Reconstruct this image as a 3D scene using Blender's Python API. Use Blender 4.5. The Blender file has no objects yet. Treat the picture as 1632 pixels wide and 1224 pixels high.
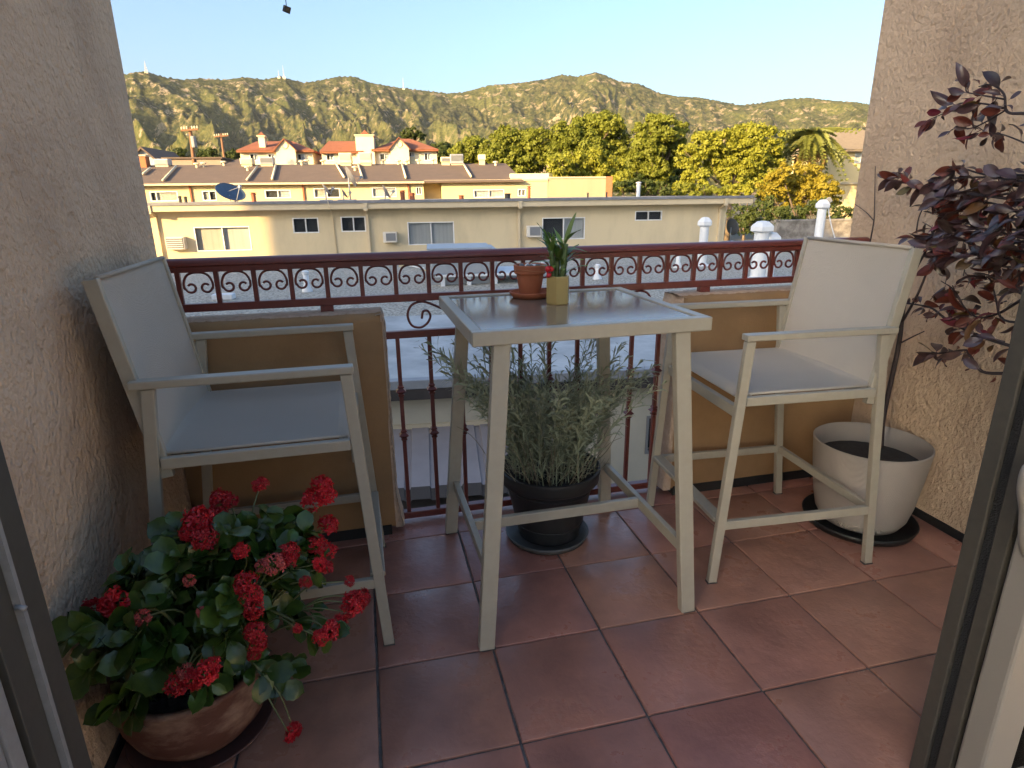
import bpy, bmesh, math, random
import numpy as np
from mathutils import Vector, Matrix, Euler, noise as mnoise

random.seed(7)
rng = np.random.default_rng(7)
SC = bpy.context.scene
COL = SC.collection

# ------------------------------------------------------------------ camera
FPX, YAW, PITCH, ROLL = 967.53, 0.2330, 0.3007, -0.0120       # solved from the floor tiles, rail and walls
CAM = np.array([0.0557, -2.0947, 1.2561])


def cam_axes():
    cy, sy = math.cos(YAW), math.sin(YAW)
    f = np.array([sy * math.cos(PITCH), cy * math.cos(PITCH), -math.sin(PITCH)])
    r = np.array([cy, -sy, 0.0])
    u = np.cross(r, f)
    return (math.cos(ROLL) * r + math.sin(ROLL) * u, -math.sin(ROLL) * r + math.cos(ROLL) * u, f)


CR, CU, CF = cam_axes()
cd = bpy.data.cameras.new('camera')
cd.sensor_fit = 'HORIZONTAL'
cd.sensor_width = 36.0
cd.lens = 36.0 * FPX / 1632.0
cd.clip_start = 0.02
cd.clip_end = 30000
cam = bpy.data.objects.new('camera', cd)
COL.objects.link(cam)
M = Matrix.Identity(4)
for i in range(3):
    M[i][0], M[i][1], M[i][2], M[i][3] = CR[i], CU[i], -CF[i], CAM[i]
cam.matrix_world = M
SC.camera = cam

# ------------------------------------------------------------------ light
BA = math.radians(6.0)                      # the neighbouring plots are turned 6 degrees against the balcony
BS, BC = math.sin(BA), math.cos(BA)
SUN_EL = math.radians(17.0)
_sx, _sy = -math.sin(math.radians(52)), -math.cos(math.radians(52))
SUNV = Vector((_sx * BC + _sy * BS, -_sx * BS + _sy * BC, 0)).normalized()
SUN_AZ = math.atan2(SUNV.x, SUNV.y)         # clockwise from +Y
SUN_DIR = Vector((SUNV.x * math.cos(SUN_EL), SUNV.y * math.cos(SUN_EL), math.sin(SUN_EL)))

W = bpy.data.worlds.new('World')
SC.world = W
W.use_nodes = True
wn = W.node_tree
wn.nodes.clear()
sky = wn.nodes.new('ShaderNodeTexSky')
sky.sky_type = 'NISHITA'
sky.sun_disc = False
sky.sun_elevation = SUN_EL
sky.sun_rotation = SUN_AZ
sky.altitude = 200
sky.air_density = 1.0
sky.dust_density = 5.0
sky.ozone_density = 3.0
bg = wn.nodes.new('ShaderNodeBackground')
bg.inputs['Strength'].default_value = 0.12
wo = wn.nodes.new('ShaderNodeOutputWorld')
wn.links.new(sky.outputs[0], bg.inputs['Color'])
wn.links.new(bg.outputs[0], wo.inputs['Surface'])

sd = bpy.data.lights.new('sun', 'SUN')
sd.energy = 4.2
sd.angle = math.radians(0.5)
sd.color = (1.0, 0.68, 0.30)
sun = bpy.data.objects.new('sun', sd)
COL.objects.link(sun)
sun.rotation_euler = SUN_DIR.to_track_quat('Z', 'Y').to_euler()
sun.location = (-30, -25, 40)

VS = SC.view_settings
VS.view_transform = 'Standard'
VS.look = 'None'
VS.exposure = 1.82
VS.gamma = 1.0
SC.cycles.max_bounces = 8
SC.cycles.diffuse_bounces = 4
SC.cycles.glossy_bounces = 3
SC.cycles.transparent_max_bounces = 12
SC.cycles.caustics_reflective = False
SC.cycles.caustics_refractive = False
SC.cycles.use_denoising = True
SC.cycles.sample_clamp_indirect = 6.0


# ------------------------------------------------------------------ pixels to places
def ray(x, y):
    return ((x - 816) / FPX) * CR - ((y - 612) / FPX) * CU + CF


def onz(x, y, z):
    d = ray(x, y)
    return CAM + d * (z - CAM[2]) / d[2]


def ony(x, y, Y):
    d = ray(x, y)
    return CAM + d * (Y - CAM[1]) / d[1]


def onx(x, y, X):
    d = ray(x, y)
    return CAM + d * (X - CAM[0]) / d[0]


def W2B(p):
    return np.array([p[0] * BC - p[1] * BS, p[0] * BS + p[1] * BC, p[2]])


def B2W(p):
    return np.array([p[0] * BC + p[1] * BS, -p[0] * BS + p[1] * BC, p[2]])


CAMB = W2B(CAM)


def onby(x, y, by):                          # a pixel on the plane by = const, in plot coordinates
    d = W2B(ray(x, y))
    return CAMB + d * (by - CAMB[1]) / d[1]


def onbz(x, y, z):
    return W2B(onz(x, y, z))


# ------------------------------------------------------------------ materials
def srgb(h):
    h = h.lstrip('#')
    v = [int(h[i:i + 2], 16) / 255 for i in (0, 2, 4)]
    return [c / 12.92 if c <= .04045 else ((c + .055) / 1.055) ** 2.4 for c in v]


MATS = {}


def mat(name, col, rough=.6, metal=0.0, spec=.5, var=None, vcol=None, bump=None, rnd=0.0, rnd_hue=0.0,
        transl=0.0, emit=None, rough_var=0.0, coat=0.0, stretch=(1, 1, 1), space='P', bump2=None, aniso=None):
    """Principled material. var=(scale, amount, detail) mixes towards vcol; bump=(scale, distance, kind)."""
    if name in MATS:
        return MATS[name]
    m = bpy.data.materials.new(name)
    m.use_nodes = True
    nt = m.node_tree
    N, L = nt.nodes, nt.links
    N.clear()
    out = N.new('ShaderNodeOutputMaterial')
    p = N.new('ShaderNodeBsdfPrincipled')
    p.inputs['Roughness'].default_value = rough
    p.inputs['Metallic'].default_value = metal
    p.inputs['Specular IOR Level'].default_value = spec
    if coat:
        p.inputs['Coat Weight'].default_value = coat
        p.inputs['Coat Roughness'].default_value = .15
    col = list(col) + [1] if len(col) == 3 else list(col)
    if space == 'P':
        g = N.new('ShaderNodeNewGeometry')
        vec = g.outputs['Position']
    else:
        g = N.new('ShaderNodeTexCoord')
        vec = g.outputs['Object']
    mp = N.new('ShaderNodeMapping')
    mp.inputs['Scale'].default_value = stretch
    L.new(vec, mp.inputs['Vector'])
    vec = mp.outputs[0]
    cs = None
    if var:
        nz = N.new('ShaderNodeTexNoise')
        nz.inputs['Scale'].default_value = var[0]
        nz.inputs['Detail'].default_value = var[2] if len(var) > 2 else 5
        nz.inputs['Roughness'].default_value = .62
        L.new(vec, nz.inputs['Vector'])
        rp = N.new('ShaderNodeValToRGB')
        rp.color_ramp.elements[0].position = .5 - var[1] * .5 if len(var) < 4 else var[3]
        rp.color_ramp.elements[1].position = .5 + var[1] * .5 if len(var) < 4 else var[4]
        rp.color_ramp.elements[0].color = col
        vc = vcol if vcol is not None else [c * .6 for c in col[:3]]
        rp.color_ramp.elements[1].color = list(vc) + [1]
        L.new(nz.outputs['Fac'], rp.inputs[0])
        cs = rp.outputs[0]
        if rough_var:
            mr = N.new('ShaderNodeMapRange')
            mr.inputs['From Min'].default_value = .3
            mr.inputs['From Max'].default_value = .7
            mr.inputs['To Min'].default_value = max(.02, rough - rough_var)
            mr.inputs['To Max'].default_value = min(1, rough + rough_var)
            L.new(nz.outputs['Fac'], mr.inputs[0])
            L.new(mr.outputs[0], p.inputs['Roughness'])
    if rnd or rnd_hue:
        oi = N.new('ShaderNodeObjectInfo')
        hs = N.new('ShaderNodeHueSaturation')
        mr = N.new('ShaderNodeMapRange')
        mr.inputs['To Min'].default_value = 1 - rnd
        mr.inputs['To Max'].default_value = 1 + rnd
        L.new(oi.outputs['Random'], mr.inputs[0])
        L.new(mr.outputs[0], hs.inputs['Value'])
        if rnd_hue:
            m1 = N.new('ShaderNodeMath'); m1.operation = 'MULTIPLY'; m1.inputs[1].default_value = 7.31
            m2 = N.new('ShaderNodeMath'); m2.operation = 'FRACT'
            m3 = N.new('ShaderNodeMapRange')
            m3.inputs['To Min'].default_value = .5 - rnd_hue
            m3.inputs['To Max'].default_value = .5 + rnd_hue
            L.new(oi.outputs['Random'], m1.inputs[0]); L.new(m1.outputs[0], m2.inputs[0])
            L.new(m2.outputs[0], m3.inputs[0]); L.new(m3.outputs[0], hs.inputs['Hue'])
        if cs is not None:
            L.new(cs, hs.inputs['Color'])
        else:
            hs.inputs['Color'].default_value = col
        cs = hs.outputs[0]
    if cs is not None:
        L.new(cs, p.inputs['Base Color'])
    else:
        p.inputs['Base Color'].default_value = col
    prev = None
    for b in (bump, bump2):
        if not b:
            continue
        if b[2] == 'voronoi':
            t = N.new('ShaderNodeTexVoronoi'); t.feature = 'SMOOTH_F1'
            t.inputs['Scale'].default_value = b[0]
            h = t.outputs['Distance']
        elif b[2] == 'wave':
            t = N.new('ShaderNodeTexWave')
            t.inputs['Scale'].default_value = b[0]
            t.inputs['Distortion'].default_value = b[3] if len(b) > 3 else 0
            t.bands_direction = b[4] if len(b) > 4 else 'X'
            h = t.outputs['Fac']
        else:
            t = N.new('ShaderNodeTexNoise')
            t.inputs['Scale'].default_value = b[0]
            t.inputs['Detail'].default_value = b[3] if len(b) > 3 else 4
            t.inputs['Roughness'].default_value = .6
            h = t.outputs['Fac']
        L.new(vec, t.inputs['Vector'])
        bn = N.new('ShaderNodeBump')
        bn.inputs['Strength'].default_value = 1.0
        bn.inputs['Distance'].default_value = b[1]
        L.new(h, bn.inputs['Height'])
        if prev:
            L.new(prev, bn.inputs['Normal'])
        prev = bn.outputs[0]
    if prev:
        L.new(prev, p.inputs['Normal'])
    sh = p.outputs[0]
    if transl:
        tr = N.new('ShaderNodeBsdfTranslucent')
        if cs is not None:
            L.new(cs, tr.inputs['Color'])
        else:
            tr.inputs['Color'].default_value = col
        mx = N.new('ShaderNodeMixShader')
        mx.inputs[0].default_value = transl
        L.new(sh, mx.inputs[1]); L.new(tr.outputs[0], mx.inputs[2])
        sh = mx.outputs[0]
    L.new(sh, out.inputs['Surface'])
    MATS[name] = m
    return m


def glass_mat(name, tint=(.9, .95, .95), refl=.12, rough=.02):
    if name in MATS:
        return MATS[name]
    m = bpy.data.materials.new(name); m.use_nodes = True
    N, L = m.node_tree.nodes, m.node_tree.links
    N.clear()
    out = N.new('ShaderNodeOutputMaterial')
    t = N.new('ShaderNodeBsdfTransparent'); t.inputs[0].default_value = (*tint, 1)
    g = N.new('ShaderNodeBsdfGlossy'); g.inputs['Roughness'].default_value = rough
    lw = N.new('ShaderNodeLayerWeight'); lw.inputs[0].default_value = refl
    mx = N.new('ShaderNodeMixShader')
    L.new(lw.outputs['Fresnel'], mx.inputs[0]); L.new(t.outputs[0], mx.inputs[1]); L.new(g.outputs[0], mx.inputs[2])
    L.new(mx.outputs[0], out.inputs['Surface'])
    MATS[name] = m
    return m


# ------------------------------------------------------------------ mesh helpers
class MB:
    def __init__(s):
        s.v, s.f = [], []

    def add(s, vs, fs):
        o = len(s.v)
        s.v += [tuple(map(float, v)) for v in vs]
        s.f += [tuple(i + o for i in f) for f in fs]
        return s

    def box(s, x0, x1, y0, y1, z0, z1):
        vs = [(x, y, z) for z in (z0, z1) for y in (y0, y1) for x in (x0, x1)]
        return s.add(vs, [(0, 2, 3, 1), (4, 5, 7, 6), (0, 1, 5, 4), (2, 6, 7, 3), (0, 4, 6, 2), (1, 3, 7, 5)])

    def hexa(s, bottom, top):                # two quads, bottom and top, same winding (ccw seen from above)
        return s.add(list(bottom) + list(top),
                     [(3, 2, 1, 0), (4, 5, 6, 7), (0, 1, 5, 4), (1, 2, 6, 5), (2, 3, 7, 6), (3, 0, 4, 7)])

    def bar(s, a, b, w, h, up=(0, 0, 1)):    # a straight bar of section w (sideways) x h (up)
        a, b, up = Vector(a), Vector(b), Vector(up)
        d = (b - a).normalized()
        sx = d.cross(up)
        if sx.length < 1e-5:
            sx = d.cross(Vector((1, 0, 0)))
        sx.normalize()
        uy = sx.cross(d).normalized()
        sx *= w / 2; uy *= h / 2
        return s.add([p + q for p in (a, b) for q in (-sx - uy, sx - uy, sx + uy, -sx + uy)],
                     [(0, 1, 2, 3), (7, 6, 5, 4), (0, 4, 5, 1), (1, 5, 6, 2), (2, 6, 7, 3), (3, 7, 4, 0)])

    def post(s, a, b, wx, wy):               # leaning post with level ends (section wx along x, wy along y)
        q = lambda p: [(p[0] - wx / 2, p[1] - wy / 2, p[2]), (p[0] + wx / 2, p[1] - wy / 2, p[2]),
                       (p[0] + wx / 2, p[1] + wy / 2, p[2]), (p[0] - wx / 2, p[1] + wy / 2, p[2])]
        return s.hexa(q(a), q(b))

    def tube(s, pts, rad, n=6, caps=True):
        pts = [Vector(p) for p in pts]
        k = len(pts)
        if not hasattr(rad, '__len__'):
            rad = [rad] * k
        ref = None
        o = len(s.v)
        for i, p in enumerate(pts):
            d = (pts[min(i + 1, k - 1)] - pts[max(i - 1, 0)])
            if d.length < 1e-9:
                d = Vector((0, 0, 1))
            d.normalize()
            if ref is None:
                ref = d.orthogonal().normalized()
            ref = (ref - d * ref.dot(d))
            if ref.length < 1e-6:
                ref = d.orthogonal()
            ref.normalize()
            b = d.cross(ref)
            for j in range(n):
                a = 2 * math.pi * j / n
                s.v.append(tuple(p + (ref * math.cos(a) + b * math.sin(a)) * rad[i]))
        for i in range(k - 1):
            for j in range(n):
                j2 = (j + 1) % n
                s.f.append((o + i * n + j, o + i * n + j2, o + (i + 1) * n + j2, o + (i + 1) * n + j))
        if caps:
            s.f.append(tuple(o + j for j in reversed(range(n))))
            s.f.append(tuple(o + (k - 1) * n + j for j in range(n)))
        return s

    def lathe(s, prof, n=32, c=(0, 0, 0), close=True):
        o = len(s.v)
        for r, z in prof:
            for j in range(n):
                a = 2 * math.pi * j / n
                s.v.append((c[0] + r * math.cos(a), c[1] + r * math.sin(a), c[2] + z))
        for i in range(len(prof) - 1):
            for j in range(n):
                j2 = (j + 1) % n
                s.f.append((o + i * n + j, o + i * n + j2, o + (i + 1) * n + j2, o + (i + 1) * n + j))
        if close:
            s.f.append(tuple(o + j for j in reversed(range(n))))
            s.f.append(tuple(o + (len(prof) - 1) * n + j for j in range(n)))
        return s

    def quad(s, *p):
        return s.add(p, [tuple(range(len(p)))])

    def mesh(s, name, off=(0, 0, 0), smooth=False):
        me = bpy.data.meshes.new(name)
        v = np.array(s.v, dtype=np.float32).reshape(-1, 3) - np.array(off, dtype=np.float32)
        me.from_pydata(v.tolist(), [], s.f)
        me.update()
        if smooth:
            me.polygons.foreach_set('use_smooth', [True] * len(me.polygons))
        return me

    def build(s, name, m, parent=None, off=(0, 0, 0), smooth=False, loc=None, bevel=0.0, auto=None):
        me = s.mesh(name, off, smooth)
        if m is not None:
            me.materials.append(m)
        o = bpy.data.objects.new(name, me)
        COL.objects.link(o)
        if parent is not None:
            o.parent = parent
        if loc is not None:
            o.location = loc
        if auto is not None:
            sharp_by_angle(me, auto)
        if bevel:
            b = o.modifiers.new('bevel', 'BEVEL')
            b.width = bevel; b.segments = 2; b.limit_method = 'ANGLE'; b.angle_limit = math.radians(40)
        return o


def sharp_by_angle(me, deg):
    bm = bmesh.new(); bm.from_mesh(me)
    for e in bm.edges:
        if len(e.link_faces) == 2 and e.calc_face_angle(0) > math.radians(deg):
            e.smooth = False
    for f in bm.faces:
        f.smooth = True
    bm.to_mesh(me); bm.free()


def tag(o, label=None, cat=None, group=None, kind=None):
    if label: o['label'] = label
    if cat: o['category'] = cat
    if group: o['group'] = group
    if kind: o['kind'] = kind
    return o


def thing(name, label, cat, loc=(0, 0, 0), rz=0.0, group=None):
    o = bpy.data.objects.new(name, None)
    o.empty_display_size = .1
    COL.objects.link(o)
    o.location = [float(c) for c in loc]
    o.rotation_euler = (0, 0, rz)
    return tag(o, label, cat, group)


def bthing(name, label, cat, b0, group=None):        # a thing in plot coordinates
    t = thing(name, label, cat, B2W(b0), -BA, group)
    return t


def inst(name, me, parent, loc, rot=None, scale=1.0):
    o = bpy.data.objects.new(name, me)
    COL.objects.link(o)
    o.parent = parent
    o.location = [float(c) for c in loc]
    if rot is not None:
        o.rotation_euler = rot
    o.scale = (scale, scale, scale) if not hasattr(scale, '__len__') else scale
    return o


def basis_euler(x, z):
    """Euler whose X axis is x and Z axis is close to z."""
    x = Vector(x).normalized(); z = Vector(z)
    y = z.cross(x)
    if y.length < 1e-5:
        y = x.orthogonal()
    y.normalize(); z = x.cross(y)
    return Matrix((x, y, z)).transposed().to_euler()


def smooth_path(pts, n=6):
    """Catmull-Rom through points."""
    P = [Vector(p) for p in pts]
    if len(P) < 3:
        return P
    P = [P[0] * 2 - P[1]] + P + [P[-1] * 2 - P[-2]]
    out = []
    for i in range(1, len(P) - 2):
        for k in range(n):
            t = k / n
            a, b, c, d = P[i - 1], P[i], P[i + 1], P[i + 2]
            out.append(.5 * ((2 * b) + (c - a) * t + (2 * a - 5 * b + 4 * c - d) * t * t + (3 * b - a - 3 * c + d) * t ** 3))
    out.append(P[-2])
    return out

# ================================================================== BALCONY SHELL
m_stucco = mat('stucco_beige', (.60, .43, .285), .92, spec=.2, var=(3.2, 1, 7, .42, .62), vcol=(.50, .352, .232),
               bump=(62, .013, 'noise', 3), bump2=(24, .010, 'noise', 2), stretch=(1.0, 1.12, .9))
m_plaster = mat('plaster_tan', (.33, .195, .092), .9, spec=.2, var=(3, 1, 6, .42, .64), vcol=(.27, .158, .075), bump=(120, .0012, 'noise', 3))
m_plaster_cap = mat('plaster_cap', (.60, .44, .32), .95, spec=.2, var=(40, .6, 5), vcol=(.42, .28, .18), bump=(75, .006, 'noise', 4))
m_black = mat('black_base', (.012, .012, .012), .6)  # plain black for base strips and the gap under the parapets
m_grout = mat('grout', (.15, .132, .118), .9, var=(30, 1, 4, .4, .6), vcol=(.085, .075, .067), bump=(160, .002, 'noise'))
m_tile = mat('tile_terracotta', (.37, .168, .115), .32, spec=.5, var=(5.0, 1, 7, .40, .64), vcol=(.265, .12, .085), rnd=.13,
             rnd_hue=.008, rough_var=.1, bump=(14, .0035, 'noise', 4), bump2=(70, .0006, 'noise', 3))

XL, XR = -0.61, 2.15
WALL_H = 2.0
floor_b = MB().box(XL, XR, -1.40, .235, -.22, -.007)
FLOOR = tag(floor_b.build('balcony_floor', m_grout), kind='structure')
T = .33
for i in range(-2, 7):
    for j in range(-4, 1):
        x0, x1 = max(i * T, XL + .004) + .0035, min((i + 1) * T, XR - .004) - .0035
        y0, y1 = j * T + .0035, min((j + 1) * T, .232) - .0035
        if j == -4:
            y0 -= .06
        zz = random.uniform(-.0006, .0006)
        mb = MB()

        def ring(ins, z, jit=0):
            pts = []
            for (ax, ay, bx, by) in ((x0, y0, x1, y0), (x1, y0, x1, y1), (x1, y1, x0, y1), (x0, y1, x0, y0)):
                for k in range(6):
                    t = k / 6
                    x, y = ax + (bx - ax) * t, ay + (by - ay) * t
                    cx, cy = (x0 + x1) / 2, (y0 + y1) / 2
                    w = mnoise.noise((x * 21 + i, y * 21 + j, 3)) * .0016
                    sx = (-1 if x < cx else 1) * min(1, abs(x - cx) / (abs(x1 - x0) / 2)) ** 12
                    sy = (-1 if y < cy else 1) * min(1, abs(y - cy) / (abs(y1 - y0) / 2)) ** 12
                    pts.append((x - sx * (ins + w), y - sy * (ins + w), z))
            return pts
        n = 24
        rings = [ring(0, -.009), ring(0, -.0028), ring(.0014, -.0007), ring(.0042, 0)]
        for r in rings:
            mb.v += r
        for a in range(3):
            for k in range(n):
                mb.f.append((a * n + k, a * n + (k + 1) % n, (a + 1) * n + (k + 1) % n, (a + 1) * n + k))
        mb.f.append(tuple(3 * n + k for k in range(n)))
        cx, cy = (x0 + x1) / 2, (y0 + y1) / 2
        mb.build('tile', m_tile, FLOOR, off=(cx, cy, 0), loc=(cx, cy, zz), smooth=True, auto=35)

# side walls
lw = thing('side_wall', 'rough grey-beige stucco side wall beside the chair with red flowers in front', 'wall', (XL, -.6, 0))
MB().box(-.9, XL, -1.40, .17, -.25, WALL_H).build('wall', m_stucco, lw, off=(XL, -.6, 0))
MB().box(XL + .0004, XL + .006, -1.40, .035, -.004, .028).build('base_strip', m_black, lw, off=(XL, -.6, 0))
rw = thing('side_wall', 'warm beige stucco side wall behind the purple-leaved shrub', 'wall', (XR, -.6, 0))
MB().box(XR, 2.5, -1.40, .235, -.25, WALL_H).build('wall', m_stucco, rw, off=(XR, -.6, 0))
MB().box(XR - .007, XR - .0004, -1.40, .045, -.004, .032).build('base_strip', m_black, rw, off=(XR, -.6, 0))


def parapet(name, label, x0, x1, y0, y1, free):
    """Low solid wall with a worn plaster skin: gently uneven faces, rounded top edges and a rough free end."""
    t = thing(name, label, 'wall', ((x0 + x1) / 2, (y0 + y1) / 2, 0))
    off = ((x0 + x1) / 2, (y0 + y1) / 2, 0)
    zt, zb = .868, .03
    nx = 60
    prof = [(y0 + .012, zb), (y0 + .002, zb + .02), (y0, zb + .1), (y0, zt - .25), (y0, zt - .03), (y0 + .004, zt - .011), (y0 + .013, zt - .002),
            (y0 + .05, zt + .001), (y1 - .03, zt), (y1 - .006, zt - .008), (y1, zt - .03), (y1, zb)]
    mb = MB()
    for a in range(nx + 1):
        x = x0 + (x1 - x0) * a / nx
        for (y, z) in prof:
            n = mnoise.noise((x * 9, y * 30, z * 9)) * .0018
            e = mnoise.noise((x * 38, y * 38, z * 38 + 5)) * (.004 if z > zt - .05 else .0006)
            mb.v.append((x, y + n, z + e))
    k = len(prof)
    for a in range(nx):
        for b in range(k - 1):
            q = (a * k + b, (a + 1) * k + b, (a + 1) * k + b + 1, a * k + b + 1)
            mb.f.append(q)
    mb.build('wall', m_plaster, t, off=off, smooth=True)
    # free end and top skin, rougher and lighter
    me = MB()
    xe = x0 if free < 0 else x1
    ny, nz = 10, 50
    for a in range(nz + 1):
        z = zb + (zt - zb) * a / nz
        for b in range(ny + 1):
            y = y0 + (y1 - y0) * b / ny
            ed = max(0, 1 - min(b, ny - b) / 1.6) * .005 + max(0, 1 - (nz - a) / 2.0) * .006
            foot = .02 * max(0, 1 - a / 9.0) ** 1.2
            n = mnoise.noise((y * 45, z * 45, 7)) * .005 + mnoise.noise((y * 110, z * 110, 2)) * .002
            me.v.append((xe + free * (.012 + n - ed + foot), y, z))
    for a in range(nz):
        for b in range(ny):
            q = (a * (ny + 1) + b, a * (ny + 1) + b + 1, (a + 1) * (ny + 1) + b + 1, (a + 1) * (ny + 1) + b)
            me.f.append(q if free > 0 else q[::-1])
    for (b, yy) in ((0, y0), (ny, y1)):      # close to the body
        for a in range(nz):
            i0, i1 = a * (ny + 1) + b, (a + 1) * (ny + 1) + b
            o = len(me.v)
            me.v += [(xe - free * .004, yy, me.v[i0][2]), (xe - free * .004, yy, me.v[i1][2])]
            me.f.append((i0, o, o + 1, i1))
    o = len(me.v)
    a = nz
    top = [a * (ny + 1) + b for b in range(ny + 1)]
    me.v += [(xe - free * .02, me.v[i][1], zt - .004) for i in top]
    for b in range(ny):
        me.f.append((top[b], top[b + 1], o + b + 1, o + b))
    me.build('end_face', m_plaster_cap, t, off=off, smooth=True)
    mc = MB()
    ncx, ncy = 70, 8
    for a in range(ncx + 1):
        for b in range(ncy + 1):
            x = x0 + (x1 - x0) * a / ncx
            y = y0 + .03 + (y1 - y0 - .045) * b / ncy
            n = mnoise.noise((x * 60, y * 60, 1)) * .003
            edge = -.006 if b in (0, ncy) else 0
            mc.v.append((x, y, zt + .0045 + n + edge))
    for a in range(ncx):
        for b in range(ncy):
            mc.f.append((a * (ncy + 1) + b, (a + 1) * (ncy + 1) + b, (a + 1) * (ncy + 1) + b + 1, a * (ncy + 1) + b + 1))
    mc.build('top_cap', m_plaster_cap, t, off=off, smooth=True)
    MB().box(x0 + .02 if free < 0 else x0, x1 - .02 if free > 0 else x1, y0 + .004, y1 - .01, -.005, zb + .012).build('base_strip', m_black, t, off=off)
    return t


parapet('parapet', 'low tan parapet wall behind the chair with the red flowers before it', XL + .002, .098, .045, .20, 1)
parapet('parapet', 'low tan parapet wall behind the chair beside the big beige pot', 1.262, XR - .002, .06, .215, -1)

# ------------------------------------------------------------------ railing
m_iron = mat('iron_redbrown', (.165, .036, .026), .36, spec=.5, var=(30, .6, 4), vcol=(.12, .027, .02), bump=(90, .0005, 'noise'))
RY = .14
rail = thing('iron_railing', 'dark red wrought iron balcony railing with scrollwork and knobbed balusters', 'railing', (.72, RY, .0))
RO = (.72, RY, 0)


def yz_sweep(prof, x0, x1):
    mb = MB(); k = len(prof)
    for x in (x0, x1):
        mb.v += [(x, RY + y, z) for y, z in prof]
    for i in range(k):
        mb.f.append((i, (i + 1) % k, k + (i + 1) % k, k + i))
    mb.f.append(tuple(reversed(range(k)))); mb.f.append(tuple(range(k, 2 * k)))
    return mb


hp = []
for a in range(0, 181, 20):
    hp.append((.030 * math.cos(math.radians(a)), 1.054 + .017 * math.sin(math.radians(a))))
hp += [(-.030, 1.048), (-.022, 1.044), (-.022, 1.026), (.022, 1.026), (.022, 1.044), (.030, 1.048)]
hr = yz_sweep(hp[::-1], XL + .003, XR - .003).build('handrail', m_iron, rail, off=RO, auto=40)
yz_sweep([(-.013, .893), (.013, .893), (.013, .920), (-.013, .920)], XL + .003, XR - .003).build('lower_rail', m_iron, rail, off=RO, bevel=.002)
yz_sweep([(-.013, .758), (.013, .758), (.013, .785), (-.013, .785)], .098, 1.262).build('middle_rail', m_iron, rail, off=RO, bevel=.002)
yz_sweep([(-.016, .016), (.016, .016), (.016, .044), (-.016, .044)], .098, 1.262).build('bottom_rail', m_iron, rail, off=RO, bevel=.002)
PK = .160
PD = .1184
pk_me = MB().box(-.0075, .0075, -.0075, .0075, 0, .1062).mesh('picket'); pk_me.materials.append(m_iron)
pxs = [PK + PD * k for k in range(-6, 17)]
pxs = [x for x in pxs if XL + .03 < x < XR - .02]
for x in pxs:
    inst('picket', pk_me, rail, (x - RO[0], 0, .9199))


def scroll_curve(w, h):
    """An arch whose two legs curl inwards: half of it, mirrored."""
    pts = []
    r = .018
    cx, cz = w / 2 - .0235, -h + r           # the curl's centre
    half = [(0.0, 0.0), (w * .2, -.002), (w * .37, -.012), (w * .47, -.033), (w * .468, -.052)]
    for a in range(-10, -330, -24):
        rr = r * (1 - .42 * (-a) / 330)
        half.append((cx + rr * math.cos(math.radians(a)), cz + rr * math.sin(math.radians(a))))
    left = [(-x, z) for x, z in reversed(half[1:])]
    return left + half


sc_mb = MB()
cv = smooth_path([(x, 0, z) for x, z in scroll_curve(.094, .068)], 3)
sc_mb.tube(cv, .0042, 6)
sc_me = sc_mb.mesh('scroll', smooth=True); sc_me.materials.append(m_iron)
for a, b in zip(pxs[:-1], pxs[1:]):
    inst('scroll', sc_me, rail, ((a + b) / 2 - RO[0], 0, 1.0235))
inst('scroll', sc_me, rail, (pxs[-1] + PD / 2 - RO[0], 0, 1.0235), scale=(.97, 1, 1))
for x in (-.085, 1.395):
    MB().box(x - .022, x + .022, RY - .014, RY + .014, .864, .893).build('mounting_post', m_iron, rail, off=RO)
# large C scrolls between the lower and the middle rail, mirrored about the middle of the opening
big = []
for a in range(200, 560, 18):                # spiral, seen from the balcony
    t = (a - 200) / 360
    rr = .020 + .032 * t
    big.append((.247 + rr * math.cos(math.radians(a)) * 1.0, .838 + rr * math.sin(math.radians(a)) - .004 * (1 - t)))
half = [(.246, .826), (.252, .852), (.270, .853), (.278, .832), (.264, .806), (.238, .793), (.208, .803), (.195, .840), (.208, .874),
        (.238, .888), (.270, .884), (.33, .856), (.41, .820), (.50, .795)]
for sgn in (1, -1):
    cx = .68
    pts = smooth_path([(x if sgn > 0 else 2 * cx - x, RY, z) for x, z in half], 5)
    MB().tube(pts, .0046, 6).build('large_scroll', m_iron, rail, off=RO, smooth=True)
kn = MB()
for (zc, s) in ((0, 1),):
    prof = [(.0078, -.024), (.0165, -.018), (.0165, -.013), (.011, -.011), (.0265, .0), (.011, .011), (.0165, .013), (.0165, .018), (.0078, .024)]
    kn.lathe(prof, 4)
kn_me = kn.mesh('knob'); kn_me.materials.append(m_iron)
bl_me = MB().box(-.0075, .0075, -.0075, .0075, .0439, .7581).mesh('baluster'); bl_me.materials.append(m_iron)
for k in range(0, 10):
    x = .152 + .1172 * k
    if x > 1.25:
        break
    b = inst('baluster', bl_me, rail, (x - RO[0], 0, 0))
    for z in (.553, .374):
        inst('knob', kn_me, b, (0, 0, z), (0, 0, math.radians(45)))

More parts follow.
